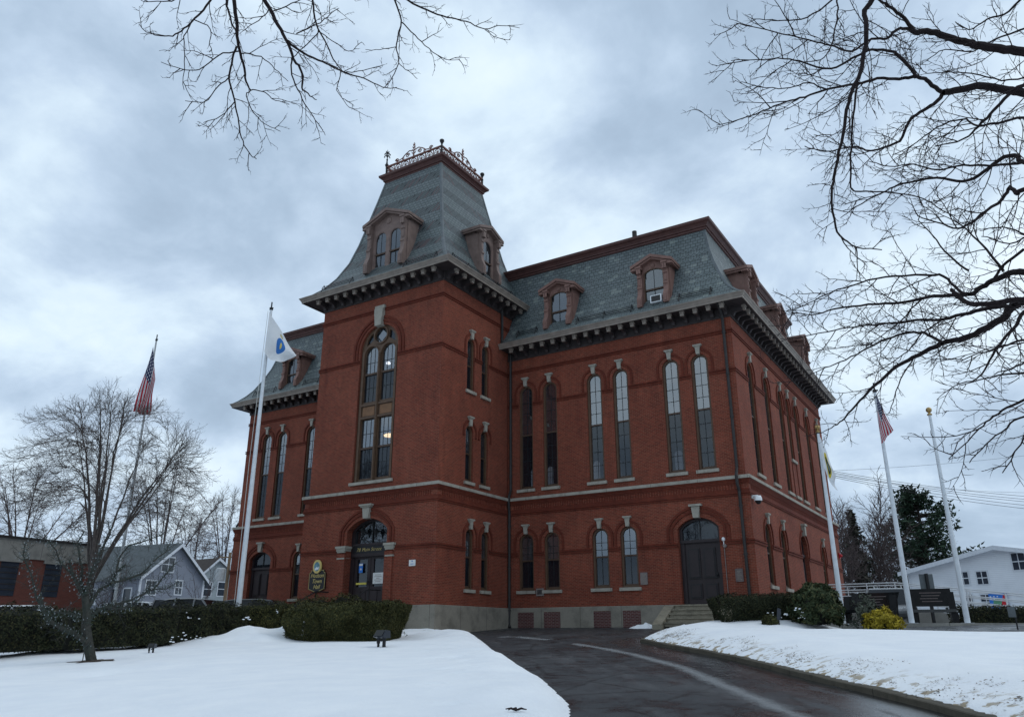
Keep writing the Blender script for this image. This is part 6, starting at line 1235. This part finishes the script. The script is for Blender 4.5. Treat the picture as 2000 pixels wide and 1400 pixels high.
for yy,zz in ((1.4,2.4),(3.1,2.4),(5.6,2.4),(8.0,2.4),(10.5,2.4),(1.4,.2),(4.4,.2),(8.0,.2)): m=MB(); z=zz+1.0; m.box((-.06,yy-.55,z-.75),(-.002,yy+.55,z+.75)); f=m.build('window_frame','trim',gh,(0,0,0)); m=MB(); m.box((-.085,yy-.42,z-.62),(-.062,yy+.42,z+.62)); m.build('pane','glass_far',f,(0,0,0))
m=MB(); m.box((2.2,-2.2,1.95),(8.2,0,2.2)); m.box((2.3,-2.1,1.6),(8.1,-1.95,1.95)); [m.box((2.35+1.4*i,-2.1,-.5),(2.5+1.4*i,-1.95,1.7)) for i in range(5)]; m.build('porch','trim',gh,(0,0,0))
m=MB(); m.box((-1.6,3.2,-.5),(.1,6.2,4.6)); m.build('bay','side_grey',gh,(0,0,0)); m=MB(); m.prism([(-1.9,4.6),(.3,4.6),(.3,6.0)],fn2:=(lambda a,b,dd:(a,dd,b)),2.9,6.5); m.build('bay_roof','shingle',gh,(0,0,0))
for yy in (3.9,5.4): m=MB(); m.box((-1.67,yy-.5,2.5),(-1.605,yy+.5,4.0)); f=m.build('window_frame','trim',gh,(0,0,0)); m=MB(); m.box((-1.69,yy-.38,2.62),(-1.672,yy+.38,3.88)); m.build('pane','glass_far',f,(0,0,0))
A=at(372,1180,108); B=at(470,1180,112); h2,A_,d_,bs=gable_house('pale green house with a brown roof behind the utility pole',A,B,12,-1.0,at(372,1132,108).z,at(415,1092,110).z,.42,'side_pale','shingle_brown',.5)
for u,v,w,h in ((405,1150,1,1.6),(432,1150,1,1.6)): hwin(h2,u,v,A_,d_,w,h,bs,1)
A=at(-130,1185,46.5); B=at(168,1185,50); A0,d_,L,rz=frame_of(A,B); A0.z=-1.2; bb=thing('brick_building','low flat-roofed red brick building with a grey band, at the far left','building',A0,rz); top=at(20,1045,47.4).z+1.2
m=MB(); m.box((0,0,-1),(L,14,top-1.05)); on(bb,m,'wall','brick_far'); m=MB(); m.box((-.06,-.08,top-1.05),(L+.06,14.1,top-.12)); on(bb,m,'parapet_band','concrete'); m=MB(); m.box((-.15,-.18,top-.12),(L+.15,14.2,top)); on(bb,m,'coping','spout')
for u,v in ((14,1128),(100,1132)):
    x,z=onpl(u,v,A0,d_); z+=1.2; m=MB(); m.box((x-.44,-.03,z-.85),(x+.44,-.002,z+.78)); f=m.build('window','glass_far',bb,(0,0,0)); m=MB(); m.box((x-.56,-.10,z+.78),(x+.56,.05,z+.98)); m.build('lintel','concrete',f,(0,0,0)); m=MB(); [m.box((x-.44,-.05,z-.85+.27*i),(x+.44,-.032,z-.81+.27*i)) for i in range(1,6)]; m.build('blind','spout',f,(0,0,0))
q=at(438,1180,74); up_=thing('utility_pole','wooden utility pole carrying two pale transformer boxes beside the building','utility pole',(q.x,q.y,-1.1)); m=MB(); hh=at(439,1078,74).z+1.1; m.tube([(0,0,0),(0,0,hh)],[.17,.12],8); M['wood']=simple('weathered_pole_wood',(.20,.14,.09),.9,.2,3); on(up_,m,'pole','wood'); 
for sx in(-1,1): m=MB(); m.lathe([(.36,0),(.40,.05),(.40,1.0),(.3,1.1)],tuple(_rt*sx*.62+Vector((0,0,hh-2.3+.1*sx))),12); on(up_,m,'transformer','pole_old')
m=MB(); m.beam(_rt*-.9+Vector((0,0,hh-.4)),_rt*.9+Vector((0,0,hh-.4)),.12,.1); on(up_,m,'cross_arm','wood')
# ------------------------------------------------------------------ parked cars
def paint(name,c): return simple(name,c,.22,.05,2,.0,0,.5)
M['car_white']=paint('white_car_paint',(.62,.64,.66)); M['car_silver']=paint('grey_car_paint',(.20,.21,.22)); M['car_black']=paint('black_car_paint',(.010,.011,.013)); M['tyre']=simple('tyre_rubber',(.02,.02,.02),.8,.1); M['rim']=simple('alloy_rim',(.45,.46,.48),.3,.1,6,.8); M['car_glass']=simple('car_glass',(.010,.012,.015),.10,.1,2,0,0,.25); M['head']=simple('clear_headlight',(.6,.62,.65),.1,.05)
def car(label,pos,rz,paintm,H=1.68,L=4.7,Wd=1.86,group='cars parked behind the hedge'):
    o=thing('parked_car',label,'car',pos,rz,group); hw=Wd/2; hl=L/2; m=MB(); b=H*.56
    def sec(x,z0,z1,w0,w1): return [(x,-w0,z0),(x,w0,z0),(x,w1,z1),(x,-w1,z1)]
    S=[(-hl,.45,b*.80,hw*.86,hw*.84),(-hl+.12,.28,b*.93,hw*.95,hw*.92),(-hl*.55,.24,b,hw,hw*.95),(0,.24,b,hw,hw*.95),(hl*.38,.24,b*.98,hw,hw*.94),(hl*.75,.26,b*.86,hw*.97,hw*.86),(hl-.1,.3,b*.72,hw*.9,hw*.78),(hl,.42,b*.62,hw*.8,hw*.72)]
    V=[p for s in S for p in sec(*s)]; m.add(V,[(4*i+k,4*i+(k+1)%4,4*i+4+(k+1)%4,4*i+4+k) for i in range(len(S)-1) for k in range(4)]+[(0,1,2,3),(4*len(S)-1,4*len(S)-2,4*len(S)-3,4*len(S)-4)])
    R=[(-hl*.88,H*.90,hw*.72),(-hl*.55,H*.985,hw*.74),(-.1,H,hw*.74),(hl*.16,H*.965,hw*.72)]
    rv=[p for x,z,wv in R for p in ((x,-wv,z-.05),(x,wv,z-.05),(x,wv*.9,z),(x,-wv*.9,z))]; m.add(rv,[(4*i+k,4*i+(k+1)%4,4*i+4+(k+1)%4,4*i+4+k) for i in range(3) for k in range(4)]+[(0,1,2,3),(15,14,13,12)])
    for x0,x1 in ((-hl*.93,-hl*.86),(-hl*.42,-hl*.40),(.02,.03),(hl*.47,hl*.17)):
        for s in(-1,1): m.beam((x0,s*hw*.93,b-.02),(x1,s*hw*.73,H*.955),.07,.06)
    on(o,m,'body',paintm); m=MB()
    A=[(-hl*.95,-hw*.90,b-.02),(-hl*.95,hw*.90,b-.02),(hl*.48,hw*.90,b-.04),(hl*.48,-hw*.90,b-.04)]; T=[(-hl*.86,-hw*.70,H-.09),(-hl*.86,hw*.70,H-.09),(hl*.16,hw*.70,H-.08),(hl*.16,-hw*.70,H-.08)]; m.add(A+T,[(i,(i+1)%4,4+(i+1)%4,4+i) for i in range(4)]); on(o,m,'window','car_glass')
    for x in(-hl*.58,hl*.58):
        for s in(-1,1):
            m=MB(); n=18; c=(x,s*(hw-.10),.34); 
            for d0,d1,r in ((-.11,.11,.34),): m.add([(c[0]+r*math.cos(2*PI*i/n),c[1]+dd,c[2]+r*math.sin(2*PI*i/n)) for dd in(d0,d1) for i in range(n)],[(i,(i+1)%n,n+(i+1)%n,n+i) for i in range(n)]+[tuple(range(n)),tuple(range(2*n-1,n-1,-1))])
            wl=on(o,m,'wheel','tyre'); m=MB(); m.add([(c[0]+.21*math.cos(2*PI*i/n),c[1]+s*.115,c[2]+.21*math.sin(2*PI*i/n)) for i in range(n)],[tuple(range(n))]); m.build('rim','rim',wl,(0,0,0))
    for s in(-1,1):
        m=MB(); m.box((hl-.16,s*hw*.62-.17,b*.62),(hl-.015,s*hw*.62+.17,b*.76)); on(o,m,'headlight','head'); m=MB(); m.box((-hl-.01,s*hw*.74-.12,b*.66),(-hl+.14,s*hw*.74+.12,b*.95)); on(o,m,'tail_light','red')
    return o
def lot(u,R): q=at(u,1180,R); return (q.x,q.y,-1.2)
car('black car parked close to the hedge below the left wing of the building',lot(522,37.2),R_(28),'car_black',1.50,4.8)
car('grey estate car with red tail lights in front of the pale green house',lot(392,43),R_(25),'car_silver',1.74,4.7)
car('white car low behind the hedge in front of the blue-grey house',lot(292,46),R_(25),'car_white',1.66,4.4)
car('white car behind the lit tree before the low brick building',(lambda q:(q[0],q[1],-1.42))(lot(78,38)),R_(60),'car_white',1.36,4.4)
car('grey car between the estate car and the black car',lot(462,47),R_(70),'car_silver',1.72,4.5)
q=at(1737,1200,36.2); car('silver car glimpsed behind the ramp rails and the benches',(q.x,q.y,-.84),R_(-80),'car_silver',1.45,4.5,group='cars behind the plaza')
# ------------------------------------------------------------------ small things outdoors
def floodlight(label,p,s,rz,group):
    o=thing('floodlight',label,'floodlight',p,rz,group); m=MB(); m.prism([(-.20*s,.26*s),(.02*s,.52*s),(.30*s,.50*s),(.34*s,.22*s),(.06*s,.20*s)],lambda a,b,d:(d,a,b),-.24*s,.24*s); on(o,m,'housing','spot_paint'); m=MB(); m.add([(-.21*s,-.205*s+.012,.285*s),(.21*s,-.205*s+.012,.285*s),(.21*s,-.0*s,.51*s),(-.21*s,-.0*s,.51*s)],[(0,1,2,3)]); m.v=[(x,y-.012,z+.008) for x,y,z in m.v]; on(o,m,'lens','car_glass')
    m=MB(); m.box((-.26*s,.08*s,.0),(-.16*s,.18*s,.22*s)); m.box((.05*s,.06*s,-.25*s),(.15*s,.16*s,.24*s)); m.beam((-.05*s,.1*s,.1*s),(.12*s,.1*s,.22*s),.07*s,.06*s); m.tube([(-.2*s,.12*s,-.3*s),(-.2*s,.12*s,.1*s)],.05*s,8); on(o,m,'bracket','iron')
M['spot_paint']=simple('dark_grey_enamel',(.028,.033,.042),.35,.15)
q=at(743,1255,24.0); floodlight('square dark floodlight standing in the snow in front of the block hedge',(q.x,q.y,lz(q.x,q.y)+.1),.70,R_(2),'garden floodlights')
q=at(297,1256,26.5); floodlight('small floodlight half hidden under the long hedge',(q.x,q.y,lz(q.x,q.y)+.05),.40,R_(30),'garden floodlights')
q=at(1523,1226,28.6); o=thing('path_light','slim dark path light on a stake by the dark hedge','path light',(q.x,q.y,-1.0)); m=MB(); m.tube([(0,0,-.2),(0,0,.3)],.02,6); on(o,m,'stake','iron'); m=MB(); m.prism([(-.06,.28),(.05,.28),(.10,.62),(.0,.66)],lambda a,b,d:(a,d,b),-.05,.05); on(o,m,'lamp_head','spot_paint')
q=at(1822,1200,39); o=thing('traffic_sign','grey back of a traffic sign on a dark post before the white house','sign',(q.x,q.y,-.84),R_(25)); hh=at(1822,1119,39).z+.84; m=MB(); m.beam((0,0,0),(0,0,hh),.12,.10); on(o,m,'post','iron'); m=MB(); m.box((-.28,.06,hh-.78),(.28,.075,hh-.02)); on(o,m,'plate','lead')
q=at(1990,1238,29.2); o=thing('garden_post','thin dark post with a small tilted plate, below the retaining wall','post',(q.x,q.y,-1.3)); m=MB(); m.tube([(0,0,0),(0,0,.85)],.022,6); on(o,m,'post','iron'); m=MB(); m.box((-.17,-.02,.62),(.03,.0,.92)); on(o,m,'plate','lead')
def cable(label,p0,p1,sag,r,group='overhead cables'):
    P=[]; 
    for i in range(15): f=i/14; P.append(p0.lerp(p1,f)-Vector((0,0,4*sag*f*(1-f)))-p0)
    m=MB(); m.tube(P,r,4); o=m.build('overhead_cable','iron',None,p0); tag(o,label,'cable',group)
E0=Vector((.05,D_-.3,0))
for i,(v0,v1) in enumerate(((918,977),(921,984),(923,990),(927,998),(930,1006))): cable('black cable in the bundle of five from the rear corner of the building',Vector((.05,D_-.2,at(1627,v0,50.4).z)),at(2160,v1,66),.35,.013,'bundle of five cables')
cable('thin cable rising above the bundle to the right edge',Vector((.05,D_-.2,at(1627,919,50.4).z)),at(2160,868,66),.25,.008); cable('thin cable just above the bundle, nearly level',Vector((.05,D_-.2,at(1640,926,50.4).z)),at(2160,958,70),.5,.008)
def pile(name,label,p,rx,ry,h,seed,dirty=True):
    m=MB(); n=44; V=[]; 
    for i in range(n):
        for j in range(n):
            x=(i/(n-1)*2-1); y=(j/(n-1)*2-1); d=math.hypot(x,y); k=noise.noise(Vector((x*2.2,y*2.2,seed)))*.45+noise.noise(Vector((x*5,y*5,seed)))*.25+noise.noise(Vector((x*12,y*12,seed)))*.10; z=(1-min(1,d)**2)**1.2*h*(.75+k)-(.10 if d>.95 else 0); V.append((p[0]+x*rx,p[1]+y*ry,p[2]+z-.03))
    m.add(V,[(i*n+j,(i+1)*n+j,(i+1)*n+j+1,i*n+j+1) for i in range(n-1) for j in range(n-1)]); o=m.build(name,'snow_pile' if dirty else 'snow',None,None,0,True); tag(o,kind='structure')
t=NT('old_dirty_snow'); n_=t.noise(t.pos(),5,5,.7); M['snow_pile']=t.fin(t.ramp(n_,[(.36,(.16,.14,.12)),(.46,(.50,.50,.50)),(.62,(.74,.76,.79))]),.85,0,.2)
pile('snow_pile','',(-12.6,-6.9,G(0,-6.9)),1.1,.55,.42,1); pile('snow_pile','',(-11.2,-6.3,G(0,-6.3)),1.1,.5,.30,2); pile('snow_pile','',(-4.55,-.75,G(0,-.75)),.75,.45,.24,3,False); pile('snow_pile','',(-.9,-6.4,G(0,-6.4)),.9,.75,.42,4); pile('snow_pile','',(.0,-7.1,G(0,-7.1)),1.1,.7,.34,5); pile('snow_pile','',(-.6,-8.0,G(0,-8.0)),.45,.4,.22,6)
q=gp(1008,1394,.17); o=thing('fallen_twig','small dark fallen twig lying on the snow at the bottom edge','twig',(q[0],q[1],lz(*q)+.01)); m=MB(); r=random.Random(3)
for i in range(6): a=i*1.05; m.tube([(0,0,.01),(.07*math.cos(a),.07*math.sin(a),.03),(.13*math.cos(a+.3),.13*math.sin(a+.3),.02)],[.012,.01,.006],4)
on(o,m,'twig_cluster','twig')

r=random.Random(8); m=MB(); M['leaf_dead']=leafmat('dead_leaves',(.05,.028,.014),(.16,.10,.05),(.28,.20,.08))
for i in range(46):
    k=r.randrange(len(KERB)-3); a=Vector(KERB[k]); b=Vector(KERB[k+1]); p=a.lerp(b,r.random()); d=(b-a).normalized(); nn=Vector((-d.y,d.x)); p=p+nn*(.18+abs(r.gauss(0,.30))); rad=.05+.16*r.random()**2
    for j in range(int(12+rad*260)):
        x=p.x+r.gauss(0,rad)+d.x*r.gauss(0,rad); y=p.y+r.gauss(0,rad)+d.y*r.gauss(0,rad); z=float(bank_z(np.array([[x]]),np.array([[y]]))[0,0]); leaf(m,r,Vector((x,y,z+.006)),(0,0,2.2),.026)
tag(m.build('fallen_leaves','leaf_dead'),'brown dead leaves and grass scattered on the old snow along the kerb','leaves',kind='stuff')

m=MB(); r=random.Random(5)
for (u,v,R0) in [(600,1205,28.9),(690,1222,28.4),(712,1218,28.3),(655,1232,28.3),(540,1196,30),(480,1206,29.5),(372,1205,29),(360,1242,27.6),(385,1245,27.6),(340,1248,27.4),(1510,1196,29),(1530,1202,29),(1562,1190,28.6),(1568,1205,28.6)]:
    for k in range(5): p=at(u+r.gauss(0,6),v+r.gauss(0,3),R0-.12); m.ball(p,.012+.022*r.random(),6,4,1.5,1.5,.6)
tag(m.build('snow_crumbs','snow'),'small clots of snow caught in the hedges and shrubs','snow',kind='stuff')
